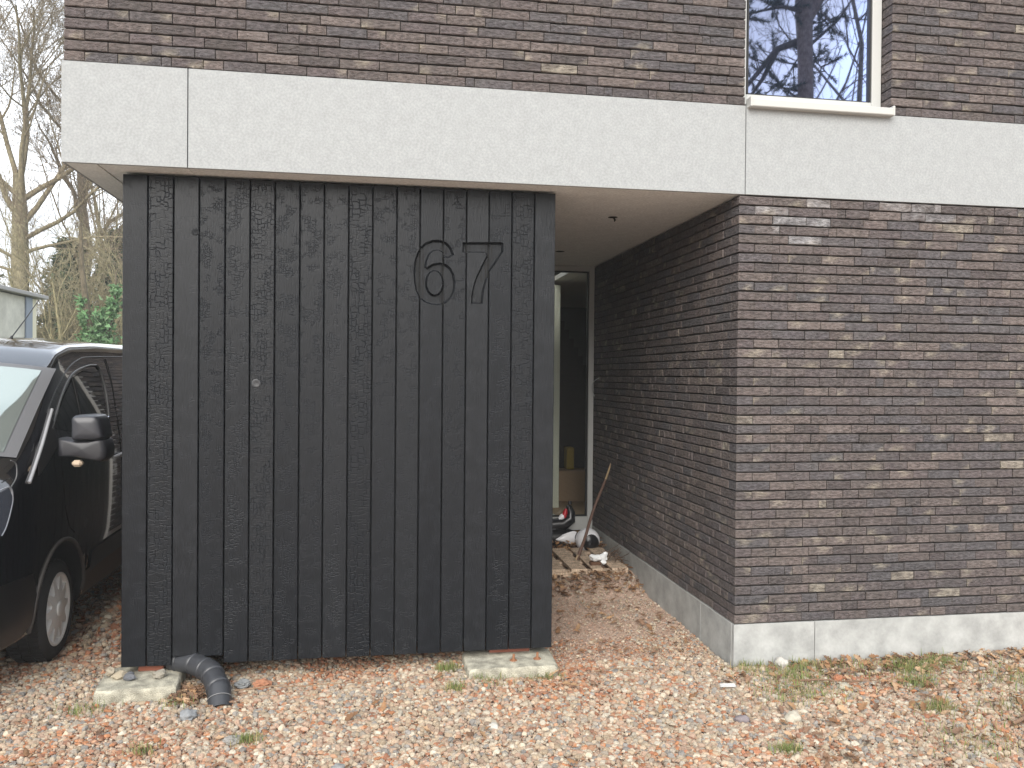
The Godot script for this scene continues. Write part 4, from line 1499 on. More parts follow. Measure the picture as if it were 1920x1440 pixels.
func build_van() -> void:
	var van := base("van", Vector3(-2.78, 0.0, 0.0))
	tag(van, "black van parked beside the charred shed, nose towards the viewer", "van")
	var paint := mat(0.005, 0.005, 0.006, 0.06)
	paint.metallic_specular = 0.7
	paint.clearcoat_enabled = true
	paint.clearcoat = 1.0
	paint.clearcoat_roughness = 0.02
	var plastic := mat(0.018, 0.018, 0.019, 0.55)
	var dust := mat(0.085, 0.058, 0.040, 0.8)
	var glass := mat(0.010, 0.013, 0.012, 0.03)
	glass.metallic_specular = 0.6
	var screen := mat(0.33, 0.37, 0.345, 0.03, 0.7)
	var silver := mat(0.85, 0.84, 0.82, 0.35, 0.1)
	var seam := mat(0.002, 0.002, 0.002, 0.8)
	# body shell
	var zs := []
	var z := 0.395
	while z > -4.72:
		zs.append(z)
		z -= 0.03 if z > -1.35 or (z < -3.1 and z > -4.2) else 0.12
	var g := Geo.new()
	var rows := []
	for s in zs:
		var p := van_profile(s)
		var row := []
		for q in p:
			row.append(Vector3(q.x, q.y, s))
		for i in range(p.size() - 2, -1, -1):
			row.append(Vector3(-p[i].x, p[i].y, s))
		rows.append(row)
	g.grid(rows)
	for e in [0, rows.size() - 1]:
		var cap := []
		for q in rows[e]:
			cap.append(q)
		g.fan(cap, Vector3(0, 0, 1) if e == 0 else Vector3(0, 0, -1))
	obj("body", g.mesh(), paint, van)
	# front bumper and grille across the nose
	for q in [["front_bumper", 0.235, 0.64, 0.78, 0.030, plastic], ["grille", 0.70, 0.90, 0.52, 0.012, seam]]:
		g = Geo.new()
		rows = []
		for i in 7:
			var row := []
			var y := lerpf(q[1], q[2], i / 6.0)
			for j in 21:
				var x: float = lerpf(-q[3], q[3], j / 20.0)
				row.append(Vector3(x, y, lerpf(0.405, 0.35, clampf((y - 0.45) / 0.45, 0.0, 1.0)) - van_shift(x) + q[4]))
			rows.append(row)
		g.grid(rows)
		obj(q[0], g.mesh(), q[5], van)
	# underside and wheel wells
	g = Geo.new()
	g.box(Vector3(-0.62, 0.20, -4.5), Vector3(0.62, 0.55, 0.2))
	g.box(Vector3(0.62, 0.245, -3.2), Vector3(0.90, 0.40, -1.09)); g.box(Vector3(-0.90, 0.245, -3.2), Vector3(-0.62, 0.40, -1.09))
	obj("underbody", g.mesh(), plastic, van)
	for s in [-1.0, 1.0]:
		for c in [-0.70, -3.62]:
			g = Geo.new()
			var a := []
			var b := []
			for i in 17:
				var t := PI * (-0.06 + 1.12 * i / 16.0)
				var q := Vector2(c + 0.383 * cos(t), 0.305 + 0.383 * sin(t))
				a.append(Vector3(s * (van_side(q.x, q.y) - 0.004), q.y, q.x))
				b.append(Vector3(s * 0.6, q.y, q.x))
			g.grid([a, b])
			g.fan(b, Vector3(s, 0, 0))
			obj("wheel_well", g.mesh(), plastic, van)
	for w in [[0.935, -0.70, 0.04], [-0.935, -0.70, 0.04], [0.935, -3.62, 0.0], [-0.935, -3.62, 0.0]]:
		build_wheel(van, w[0], w[1], w[2], silver)
	# windscreen with its dark border
	var scr := func(z0: float, z1: float, half: float, lift: float) -> ArrayMesh:
		var gg := Geo.new()
		var rr := []
		for i in 15:
			var zc := lerpf(z0, z1, i / 14.0)
			var row := []
			for j in 25:
				var x := lerpf(half, -half, j / 24.0) * (1.0 - 0.045 * i / 14.0)
				row.append(Vector3(x, van_top(zc, x) + lift, zc - van_shift(x) + lift * 0.8))
			rr.append(row)
		gg.grid(rr)
		return gg.mesh()
	obj("windscreen_border", scr.call(0.035, -0.645, 0.885, 0.004), mat(0.12, 0.12, 0.125, 0.25), van)
	obj("windscreen", scr.call(0.01, -0.605, 0.825, 0.0075), screen, van)
	# side glass and its trim
	var low := vs([-0.64, 1.365, -0.85, 1.335, -1.05, 1.307, -1.27, 1.275, -1.48, 1.245, -1.585, 1.28])
	var high := vs([-0.66, 1.385, -0.90, 1.535, -1.15, 1.655, -1.40, 1.708, -1.58, 1.722, -1.69, 1.70])
	obj("side_window", flank_patch(low, high, 8, 0.004), glass, van)
	obj("window_seal", flank_line(vs([-0.62, 1.36, -0.88, 1.545, -1.15, 1.675, -1.42, 1.728, -1.62, 1.742, -1.71, 1.72, -1.715, 1.55, -1.63, 1.335, -1.55, 1.262]), 0.007, 0.002), mat(0.12, 0.12, 0.12, 0.35), van)
	obj("window_divider", flank_line(vs([-1.135, 1.66, -1.12, 1.50, -1.105, 1.30]), 0.012, 0.002), plastic, van)
	obj("quarter_panel", flank_patch(vs([-0.335, 1.110, -0.52, 1.19, -0.66, 1.262]), vs([-0.36, 1.225, -0.55, 1.375, -0.665, 1.455]), 4, 0.005), mat(0.02, 0.02, 0.021, 0.4), van)
	obj("trim_strip", flank_line(vs([-0.676, 1.472, -0.571, 1.393, -0.365, 1.228, -0.226, 1.099]), 0.011, 0.004), mat(0.42, 0.42, 0.43, 0.3), van)
	# doors
	var door := Node3D.new(); door.name = "door"; van.add_child(door)
	obj("seam", flank_line(vs([-2.60, 1.825, -1.625, 1.800, -1.386, 1.780, -1.111, 1.712, -0.816, 1.580, -0.60, 1.455]), 0.0035, 0.000), mat(0.04, 0.04, 0.04, 0.35), door)
	obj("seam", flank_line(vs([-0.705, 1.10, -0.739, 0.888, -0.802, 0.765, -0.894, 0.705]), 0.0035, 0.0), seam, door)
	obj("seam", flank_line(vs([-1.93, 1.79, -1.90, 1.60, -1.84, 1.40, -1.83, 1.0, -1.85, 0.5]), 0.0035, 0.0), seam, door)
	var gh := Geo.new()
	gh.tube([Vector3(0.948, 1.095, -1.64), Vector3(0.972, 1.104, -1.67), Vector3(0.974, 1.108, -1.78), Vector3(0.948, 1.106, -1.82)], [0.012, 0.014, 0.014, 0.012], 8)
	obj("handle", gh.mesh(), mat(0.35, 0.35, 0.36, 0.3), door)
	# lower cladding, sill and arch lip
	obj("bumper_corner", flank_patch(vs([0.30, 0.27, 0.15, 0.27, 0.0, 0.27, -0.12, 0.272, -0.19, 0.275, -0.265, 0.30, -0.312, 0.33]), vs([0.30, 0.62, 0.15, 0.615, 0.03, 0.61, -0.10, 0.607, -0.20, 0.604, -0.275, 0.60, -0.338, 0.455]), 5, 0.006), mat(0.010, 0.009, 0.009, 0.35), van)
	obj("sill_cladding", flank_patch(vs([-1.092, 0.275, -1.3, 0.27, -1.7, 0.27, -2.2, 0.27, -3.2, 0.27]), vs([-1.075, 0.425, -1.3, 0.432, -1.7, 0.432, -2.2, 0.432, -3.2, 0.432]), 4, 0.008), dust, van)
	obj("rub_strip", flank_patch(vs([-1.16, 0.398, -1.30, 0.415, -1.75, 0.43, -2.6, 0.44]), vs([-1.19, 0.52, -1.30, 0.54, -1.75, 0.55, -2.6, 0.55]), 4, 0.010), plastic, van)
	var lip := []
	for i in 19:
		var t := PI * (-0.03 + 1.03 * i / 18.0)
		lip.append(Vector2(-0.70 + 0.392 * cos(t), 0.305 + 0.392 * sin(t)))
	obj("arch_lip", flank_line(lip, 0.013, 0.0), mat(0.06, 0.052, 0.046, 0.6), van)
	# headlight wrapping round the corner
	var lamp := Node3D.new(); lamp.name = "headlight"; van.add_child(lamp)
	obj("lens", flank_patch(vs([0.20, 0.80, 0.10, 0.835, 0.035, 0.865, -0.005, 0.905, -0.045, 0.985]), vs([0.20, 1.05, 0.10, 1.072, 0.035, 1.085, -0.030, 1.098, -0.062, 1.045]), 6, 0.006), mat(0.30, 0.33, 0.40, 0.06, 0.8), lamp)
	obj("bezel", flank_line(vs([0.03, 0.865, -0.005, 0.905, -0.045, 0.985, -0.062, 1.045, -0.035, 1.10, 0.10, 1.08]), 0.005, 0.004), mat(0.30, 0.31, 0.33, 0.2, 0.3), lamp)
	obj("bonnet_seam", flank_line(vs([-0.06, 1.10, -0.112, 1.145, -0.119, 1.21, -0.073, 1.235]), 0.003, 0.000), mat(0.10, 0.10, 0.10, 0.3), van)
	# door mirror: stalk, two-part housing, glass, lamp
	var mir := Node3D.new(); mir.name = "wing_mirror"; van.add_child(mir)
	var X := 2.78
	g = Geo.new()
	var ring := func(zz: float, k: float) -> Array:
		var outline := [[-1.722, 1.425], [-1.718, 1.437], [-1.705, 1.446], [-1.640, 1.450], [-1.590, 1.447], [-1.572, 1.436], [-1.562, 1.415], [-1.545, 1.330], [-1.545, 1.315], [-1.57, 1.303], [-1.65, 1.300], [-1.714, 1.303], [-1.722, 1.315]]
		var o := []
		for q in outline:
			o.append(Vector3(-1.635 + (q[0] + 1.635) * k + X, 1.372 + (q[1] - 1.372) * k, zz))
		o.reverse()
		return o
	g.grid([ring.call(-0.66, 0.99), ring.call(-0.62, 1.0), ring.call(-0.53, 0.985), ring.call(-0.50, 0.93), ring.call(-0.482, 0.80), ring.call(-0.478, 0.40), ring.call(-0.4775, 0.01)], true)
	obj("housing", g.mesh(), mat(0.030, 0.031, 0.037, 0.38), mir)
	g = Geo.new()
	var ring2 := func(zz: float, k: float) -> Array:
		var outline := [[-1.80, 1.315], [-1.70, 1.298], [-1.62, 1.300], [-1.56, 1.312], [-1.540, 1.30], [-1.528, 1.25], [-1.532, 1.20], [-1.56, 1.175], [-1.62, 1.185], [-1.70, 1.205], [-1.80, 1.21]]
		var o := []
		for q in outline:
			o.append(Vector3(-1.66 + (q[0] + 1.66) * k + X, 1.25 + (q[1] - 1.25) * k, zz))
		o.reverse()
		return o
	g.grid([ring2.call(-0.66, 0.97), ring2.call(-0.60, 1.0), ring2.call(-0.53, 0.97), ring2.call(-0.507, 0.90), ring2.call(-0.497, 0.70), ring2.call(-0.495, 0.01)], true)
	obj("arm", g.mesh(), mat(0.020, 0.020, 0.024, 0.45), mir)
	g = Geo.new()
	g.cbox(Vector3(-1.705 + X, 1.20, -0.664), Vector3(-1.56 + X, 1.435, -0.655), 0.004)
	obj("glass", g.mesh(), mat(0.6, 0.6, 0.62, 0.03, 1.0), mir)
	g = Geo.new()
	g.cbox(Vector3(-1.722 + X, 1.150, -0.56), Vector3(-1.665 + X, 1.188, -0.505), 0.014)
	obj("lamp_lens", g.mesh(), mat(0.50, 0.40, 0.30, 0.2), mir)
	# roof aerial
	g = Geo.new()
	g.tube([Vector3(0.38, 1.84, -1.34), Vector3(0.38, 1.90, -1.38), Vector3(0.38, 1.93, -1.41)], [0.03, 0.016, 0.006], 8)
	g.tube([Vector3(0.38, 1.92, -1.40), Vector3(0.381, 2.06, -1.62), Vector3(0.382, 2.21, -1.84)], [0.0045, 0.004, 0.003], 5)
	obj("aerial", g.mesh(), mat(0.03, 0.03, 0.03, 0.5), van)
	# dark cab: steering wheel and seats are not seen through the mirrored screen

func build_wheel(van: Node3D, x: float, z: float, turn: float, silver: Material) -> void:
	var w := Node3D.new()
	w.name = "wheel"
	van.add_child(w, true)
	var s := signf(x)
	w.position = Vector3(x - 0.11 * s, 0.288, z)
	w.rotation.y = turn + (0.0 if s > 0 else PI)
	var xf := Transform3D(Basis(Vector3(0, 0, -1), Vector3(0, 1, 0), Vector3(1, 0, 0)), Vector3.ZERO)   # lathe axis = local x
	var g := Geo.new()
	g.lathe([Vector2(0.20, -0.11), Vector2(0.27, -0.105), Vector2(0.288, -0.085), Vector2(0.291, 0.0), Vector2(0.288, 0.070), Vector2(0.282, 0.088), Vector2(0.262, 0.104), Vector2(0.238, 0.109), Vector2(0.222, 0.104), Vector2(0.208, 0.092)], xf, 48)
	for i in 60:      # tread blocks
		var a := TAU * i / 60.0
		var bs := Basis(Vector3.RIGHT, a)
		for q in [[-0.075, -0.03], [-0.02, 0.025], [0.035, 0.082]]:
			g.cbox(Vector3(q[0], 0.285, -0.011), Vector3(q[1], 0.2965, 0.011), 0.002, Transform3D(bs, Vector3.ZERO))
	obj("tyre", g.mesh(), mat(0.022, 0.020, 0.019, 0.9), w)
	g = Geo.new()
	g.lathe([Vector2(0.001, 0.02), Vector2(0.19, 0.02), Vector2(0.212, 0.05)], xf, 36)
	obj("brake_shadow", g.mesh(), mat(0.008, 0.008, 0.008, 0.8), w)
	var rim := Geo.new()
	rim.lathe([Vector2(0.216, 0.086), Vector2(0.213, 0.099), Vector2(0.205, 0.101), Vector2(0.190, 0.094), Vector2(0.186, 0.075)], xf, 48)
	# star-shaped trim: ten short arms run out to the ring, openings between them
	var star := []
	var star_back := []
	for i in 20:
		var wide := i % 2 == 0
		var a := TAU * i / 20.0
		if wide:
			for da in [-0.075, 0.075]:
				star.append(Vector2(0.193 * cos(a + da), 0.193 * sin(a + da)))
		else:
			for da in [-0.075, 0.075]:
				star.append(Vector2(0.116 * cos(a + da), 0.116 * sin(a + da)))
	var up := func(p: Vector2, d: float) -> Vector3: return xf * Vector3(p.x, p.y, d)
	var n := star.size()
	for i in n:
		var a: Vector2 = star[i]
		var b: Vector2 = star[(i + 1) % n]
		var da := 0.093 if a.length() > 0.15 else 0.099
		var db := 0.093 if b.length() > 0.15 else 0.099
		rim.tri(up.call(Vector2.ZERO, 0.104), up.call(a, da), up.call(b, db))
		rim.quad(up.call(a, 0.05), up.call(b, 0.05), up.call(b, db), up.call(a, da))
	rim.lathe([Vector2(0.045, 0.1035), Vector2(0.043, 0.111), Vector2(0.034, 0.114), Vector2(0.001, 0.115)], xf, 24)
	obj("rim", rim.mesh(), silver, w)

func build_garage() -> void:
	var o := base("garage")
	tag(o, "pale flat-roofed outbuilding with a blue-grey corner post behind the van", "outbuilding")
	var wallm := mat(0.60, 0.585, 0.51, 0.8)
	var st = M.plinth.albedo_texture
	wallm.albedo_texture = st
	triplanar(wallm, 0.25)
	var g := Geo.new()
	g.box(Vector3(-10.0, -0.05, -13.30), Vector3(-7.0, 3.20, -9.0))
	obj("wall", g.mesh(), wallm, o)
	g = Geo.new()
	g.cbox(Vector3(-7.12, -0.05, -13.62), Vector3(-6.97, 3.215, -13.305), 0.01)
	obj("corner_post", g.mesh(), mat(0.20, 0.235, 0.285, 0.6), o)
	g = Geo.new()
	g.box(Vector3(-10.0, -0.05, -13.88), Vector3(-7.0, 3.20, -13.625))
	obj("end_wall", g.mesh(), mat(0.62, 0.58, 0.44, 0.8), o)
	g = Geo.new()
	g.cbox(Vector3(-10.2, 3.222, -14.15), Vector3(-6.86, 3.30, -8.9), 0.01)
	obj("roof_edge", g.mesh(), mat(0.30, 0.29, 0.28, 0.7), o)

# ---------------------------------------------------------------- trees
func wander(r: RandomNumberGenerator, a: Vector3, dir: Vector3, length: float, n: int, bend: float, lift: float) -> Array:
	var p := [a]
	var d := dir.normalized()
	for i in n:
		d = (d + Vector3(r.randfn(0, bend), r.randfn(0, bend) + lift, r.randfn(0, bend))).normalized()
		p.append(p[-1] + d * length / n)
	return p

func grow(r: RandomNumberGenerator, limbs: Geo, twigs: Geo, a: Vector3, dir: Vector3, length: float, rad: float, level: int, depth: int, o: Dictionary) -> void:
	var n := 7 if level < 2 else (5 if level < depth - 1 else 4)
	var pts := wander(r, a, dir, length, n, o.get("bend", 0.10) * (1.0 + 0.35 * level), o.get("lift", 0.05))
	var rr := []
	for i in n + 1:
		rr.append(maxf(rad * (1.0 - 0.72 * i / n), o.get("least", 0.006)))
	var g := limbs if level <= 1 else twigs
	g.col = o.get("bark", Color(0.16, 0.13, 0.075)).lerp(o.get("tip", Color(0.20, 0.14, 0.09)), clampf(level / float(depth), 0, 1))
	g.tube(pts, rr, [9, 7, 5, 4, 3, 3, 3][mini(level, 6)], false)
	if level >= depth: return
	var kids: int = o.get("kids", [6, 6, 6, 6, 5])[mini(level, 4)]
	for k in kids:
		var t := lerpf(o.get("from", 0.3) if level > 0 else o.get("first", 0.35), 1.0, (k + r.randf()) / kids)
		var i := clampi(int(t * n), 0, n - 1)
		var at: Vector3 = pts[i].lerp(pts[i + 1], t * n - i)
		var along: Vector3 = (pts[i + 1] - pts[i]).normalized()
		var side := along.cross(Vector3(r.randfn(0, 1), r.randfn(0, 1), r.randfn(0, 1))).normalized()
		var open: float = o.get("open", 0.75) * r.randf_range(0.7, 1.3)
		var d := (along * cos(open) + side * sin(open)).normalized()
		grow(r, limbs, twigs, at, d, length * r.randf_range(0.42, 0.68) * (1.15 - 0.45 * t), maxf(rr[i] * r.randf_range(0.36, 0.55), 0.005), level + 1, depth, o)

func bare_tree(called: String, label: String, at: Vector3, height: float, rad: float, s: int, o := {}, group := "bare trees behind the van") -> Node3D:
	var t := base(called, at)
	tag(t, label, "tree", group)
	var r := rnd(s)
	var limbs := Geo.new()
	var twigs := Geo.new()
	var lean: Vector3 = o.get("lean", Vector3(0.02, 1, 0.0))
	var stems: int = o.get("stems", 1)
	for k in stems:
		var d := lean
		if stems > 1:
			d = Vector3(r.randfn(0, 0.25), 1.0, r.randfn(0, 0.25))
		grow(r, limbs, twigs, Vector3(r.randfn(0, 0.15) * (stems - 1.0) / maxf(stems, 1), -0.1, 0), d, height * (1.0 if stems == 1 else r.randf_range(0.7, 1.0)), rad, 0, o.get("depth", 4), o)
	obj("trunk", limbs.mesh(true), M.bark, t)
	obj("crown", twigs.mesh(true), M.bark, t)
	return t

# needle or leaf sprays: many small two-sided blades around points
func sprays(g: Geo, r: RandomNumberGenerator, c: Vector3, n: int, spread: Vector3, size: float, cols: Array, droop := 0.0) -> void:
	for i in n:
		var p := c + Vector3(r.randfn(0, 1) * spread.x, r.randfn(0, 1) * spread.y, r.randfn(0, 1) * spread.z)
		var d := Vector3(r.randfn(0, 1), r.randfn(0, 0.7) - droop, r.randfn(0, 1)).normalized()
		var w := d.cross(Vector3(r.randfn(0, 1), r.randfn(0, 1), r.randfn(0, 1))).normalized()
		var s := size * r.randf_range(0.6, 1.4)
		var k := r.randf_range(0.65, 1.3)
		var cc: Array = cols[r.randi() % cols.size()]
		g.col = Color(cc[0] * k, cc[1] * k, cc[2] * k)
		g.tri(p - w * s * 0.22, p + w * s * 0.22, p + d * s)

func conifer(label: String, at: Vector3, height: float, width: float, s: int) -> void:
	var t := base("conifer", at)
	tag(t, label, "tree", "dark conifers behind the bare trees")
	var r := rnd(s)
	var g := Geo.new()
	g.col = Color(0.09, 0.065, 0.045)
	g.tube([Vector3(0, -0.1, 0), Vector3(0.05, height * 0.5, 0), Vector3(0, height, 0)], [0.2, 0.12, 0.02], 8)
	var f := Geo.new()
	var greens := [[0.06, 0.092, 0.048], [0.08, 0.115, 0.058], [0.045, 0.075, 0.04], [0.10, 0.13, 0.065]]
	var y := height * 0.08
	while y < height * 0.98:
		var reach := width * (1.0 - y / height) * r.randf_range(0.75, 1.15) + 0.15
		var a := r.randf() * TAU
		for k in 7:
			a += TAU / 7.0 + r.randfn(0, 0.25)
			var d := Vector3(cos(a), -0.22 + 0.25 * y / height, sin(a))
			var len := reach * r.randf_range(0.6, 1.1)
			g.col = Color(0.08, 0.06, 0.04)
			g.tube([Vector3(0, y, 0), Vector3(0, y, 0) + d * len * 0.6, Vector3(0, y, 0) + d * len + Vector3(0, 0.06 * len, 0)], [0.03, 0.018, 0.006], 4, false)
			var m := int(6 + len * 7.0)
			for i in m:
				var q := Vector3(0, y, 0) + d * len * (0.2 + 0.8 * i / m)
				sprays(f, r, q, 9, Vector3(0.11, 0.07, 0.11) * (1.0 + 0.3 * len), 0.22, greens, 0.5)
		y += height * 0.035
	obj("trunk", g.mesh(true), M.bark, t)
	obj("crown", f.mesh(true), M.leaf, t)

# a straight trunk that parts into a fan of limbs
func fan_tree(label: String, at: Vector3, o: Dictionary) -> void:
	var t := base("bare_tree", at)
	tag(t, label, "tree", "bare trees behind the van")
	var r := rnd(411)
	var limbs := Geo.new()
	var twigs := Geo.new()
	limbs.col = o.bark
	limbs.tube([Vector3(0.05, -0.1, 0), Vector3(0.0, 1.5, 0), Vector3(-0.04, 3.5, 0), Vector3(-0.05, 5.2, 0), Vector3(-0.06, 6.4, 0), Vector3(-0.1, 7.6, 0)], [0.34, 0.28, 0.24, 0.235, 0.21, 0.15], 12)
	for q in [[5.0, -0.75, 0.55, 4.6, 0.055], [5.6, 0.9, 0.55, 4.6, 0.075], [6.0, 0.55, 0.95, 5.6, 0.085], [6.2, -0.6, 1.0, 5.6, 0.09], [6.6, 0.28, 1.0, 5.8, 0.09], [7.0, -0.25, 1.0, 5.4, 0.085], [7.4, 0.02, 1.0, 5.0, 0.085], [5.2, 0.8, 0.2, 3.4, 0.06], [4.7, -0.8, 0.15, 3.2, 0.05], [6.8, 0.7, 0.6, 4.4, 0.09], [6.9, -0.75, 0.55, 4.2, 0.08]]:
		grow(r, limbs, twigs, Vector3(-0.05, q[0], 0), Vector3(q[1], q[2], r.randf_range(-0.5, 0.5)), q[3], q[4], 1, 5, o)
	obj("trunk", limbs.mesh(true), M.bark, t)
	obj("crown", twigs.mesh(true), M.bark, t)

func build_trees() -> void:
	# behind the van, from the pale outbuilding to the shed
	var oak := {"depth": 5, "kids": [9, 8, 8, 6, 4], "first": 0.30, "open": 0.62, "lift": 0.06, "bark": Color(0.30, 0.26, 0.165), "tip": Color(0.33, 0.26, 0.18), "least": 0.0045, "bend": 0.09}
	fan_tree("tall bare tree with spreading limbs rising behind the pale outbuilding", Vector3(-10.5, 0, -22.0), oak)
	var o2 := oak.duplicate()
	o2.lean = Vector3(0.05, 1, 0.0); o2.first = 0.35; o2.bend = 0.13; o2.kids = [8, 7, 7, 5, 4]; o2.bark = Color(0.26, 0.21, 0.14)
	bare_tree("bare_tree", "forked bare tree right of the tallest one, behind the conifers", Vector3(-11.0, 0, -27.0), 11.0, 0.30, 427, o2)
	var o3 := oak.duplicate()
	o3.first = 0.12; o3.open = 0.5; o3.kids = [9, 8, 7, 5, 3]; o3.tip = Color(0.26, 0.19, 0.13); o3.depth = 4
	bare_tree("bare_tree", "slim bare tree with fine reddish twigs next to the soffit edge", Vector3(-8.3, 0, -22.5), 8.0, 0.13, 433, o3)
	var o4 := oak.duplicate()
	o4.stems = 4; o4.first = 0.15; o4.kids = [7, 5, 5, 3, 3]; o4.depth = 4; o4.bark = Color(0.34, 0.30, 0.17); o4.tip = Color(0.36, 0.31, 0.19)
	bare_tree("bare_tree", "many-stemmed bare shrub tree in front of the conifers", Vector3(-8.2, 0, -19.0), 5.2, 0.085, 439, o4)
	bare_tree("bare_tree", "tangled bare shrub tree beside the pale outbuilding's end", Vector3(-9.4, 0, -20.0), 4.2, 0.08, 441, o4)
	bare_tree("bare_tree", "bare shrub tree half hidden by the shed's edge", Vector3(-7.0, 0, -19.5), 5.0, 0.08, 447, o4)
	var o5 := oak.duplicate()
	o5.kids = [7, 6, 5, 5, 3]
	bare_tree("bare_tree", "bare tree at the picture's left edge beyond the outbuilding", Vector3(-13.6, 0, -25.0), 12.0, 0.24, 453, o5)
	conifer("dark green conifer behind the tangle of bare shrubs", Vector3(-9.4, 0, -22.6), 5.9, 1.7, 501)
	conifer("tallest dark conifer, right of the forked bare tree", Vector3(-8.0, 0, -22.8), 6.3, 1.9, 503)
	conifer("lower dark conifer just left of the shed", Vector3(-7.6, 0, -24.0), 5.4, 1.9, 507)
	conifer("dark conifer left of the outbuilding roof", Vector3(-14.5, 0, -28.0), 7.0, 2.2, 509)
	# ivy-clad stump between the outbuilding and the shed
	var r := rnd(61)
	var t := base("ivy_tree", Vector3(-6.93, 0, -17.2))
	tag(t, "bright green ivy covering a forked tree trunk left of the shed", "tree")
	var g := Geo.new()
	g.col = Color(0.15, 0.125, 0.08)
	var stem1 := [Vector3(0, -0.1, 0), Vector3(0.02, 1.2, 0), Vector3(0.08, 2.2, 0), Vector3(-0.18, 3.2, 0.0), Vector3(-0.30, 4.3, 0.0), Vector3(-0.33, 5.4, 0)]
	var stem2 := [Vector3(0.08, 2.0, 0), Vector3(0.30, 2.8, 0), Vector3(0.46, 3.4, 0.02), Vector3(0.5, 4.2, 0)]
	g.tube(stem1, [0.16, 0.14, 0.12, 0.09, 0.06, 0.03], 8)
	g.tube(stem2, [0.09, 0.07, 0.05, 0.02], 7)
	obj("trunk", g.mesh(true), M.bark, t)
	g = Geo.new()
	var ivy := [[0.11, 0.22, 0.09], [0.085, 0.175, 0.07], [0.14, 0.26, 0.115], [0.19, 0.29, 0.15]]
	for q in [[0.05, 1.0, 0.42, 130], [0.0, 1.6, 0.42, 160], [0.12, 2.0, 0.5, 200], [0.05, 2.5, 0.46, 200], [0.2, 2.9, 0.34, 150], [-0.22, 3.05, 0.20, 80], [-0.28, 3.45, 0.13, 50], [0.42, 3.35, 0.20, 90], [0.50, 3.75, 0.14, 60], [-0.2, 2.2, 0.4, 120], [0.35, 2.2, 0.35, 110]]:
		for i in q[3] * 4:
			sprays(g, r, Vector3(q[0] + r.randfn(0, q[2] * 0.3), q[1] + r.randfn(0, q[2] * 0.5), r.randfn(0, q[2] * 0.4)), 1, Vector3.ZERO, 0.115, ivy)
			g.tri(g.v[-1], g.v[-2] + Vector3(0.03, -0.04, 0.02), g.v[-3])
	obj("ivy", g.mesh(true), M.leaf, t)
	# undergrowth along the foot of the trees, one tangled mass
	g = Geo.new()
	for i in 330:
		var a := Vector3(r.randf_range(-17.0, -5.0), 0, r.randf_range(-25.5, -20.0))
		g.col = Color(0.30, 0.25, 0.145) * r.randf_range(0.6, 1.25)
		var p := wander(r, a, Vector3(r.randfn(0, 0.35), 1, r.randfn(0, 0.35)), r.randf_range(1.2, 3.6), 4, 0.25, 0.0)
		g.tube(p, [0.013, 0.010, 0.008, 0.006, 0.003], 3, false)
	for i in 5200:
		var c := Vector3(r.randf_range(-18.0, -4.5), absf(r.randfn(0, 1.3)), r.randf_range(-28.0, -21.0))
		sprays(g, r, c, 5, Vector3(0.3, 0.25, 0.3), 0.20, [[0.11, 0.165, 0.065], [0.17, 0.18, 0.08], [0.08, 0.13, 0.055], [0.20, 0.19, 0.10]])
	tag(obj("undergrowth", g.mesh(true), M.leaf), "tangled brown and green undergrowth below the trees", "undergrowth", "", "stuff")
	build_street_trees()

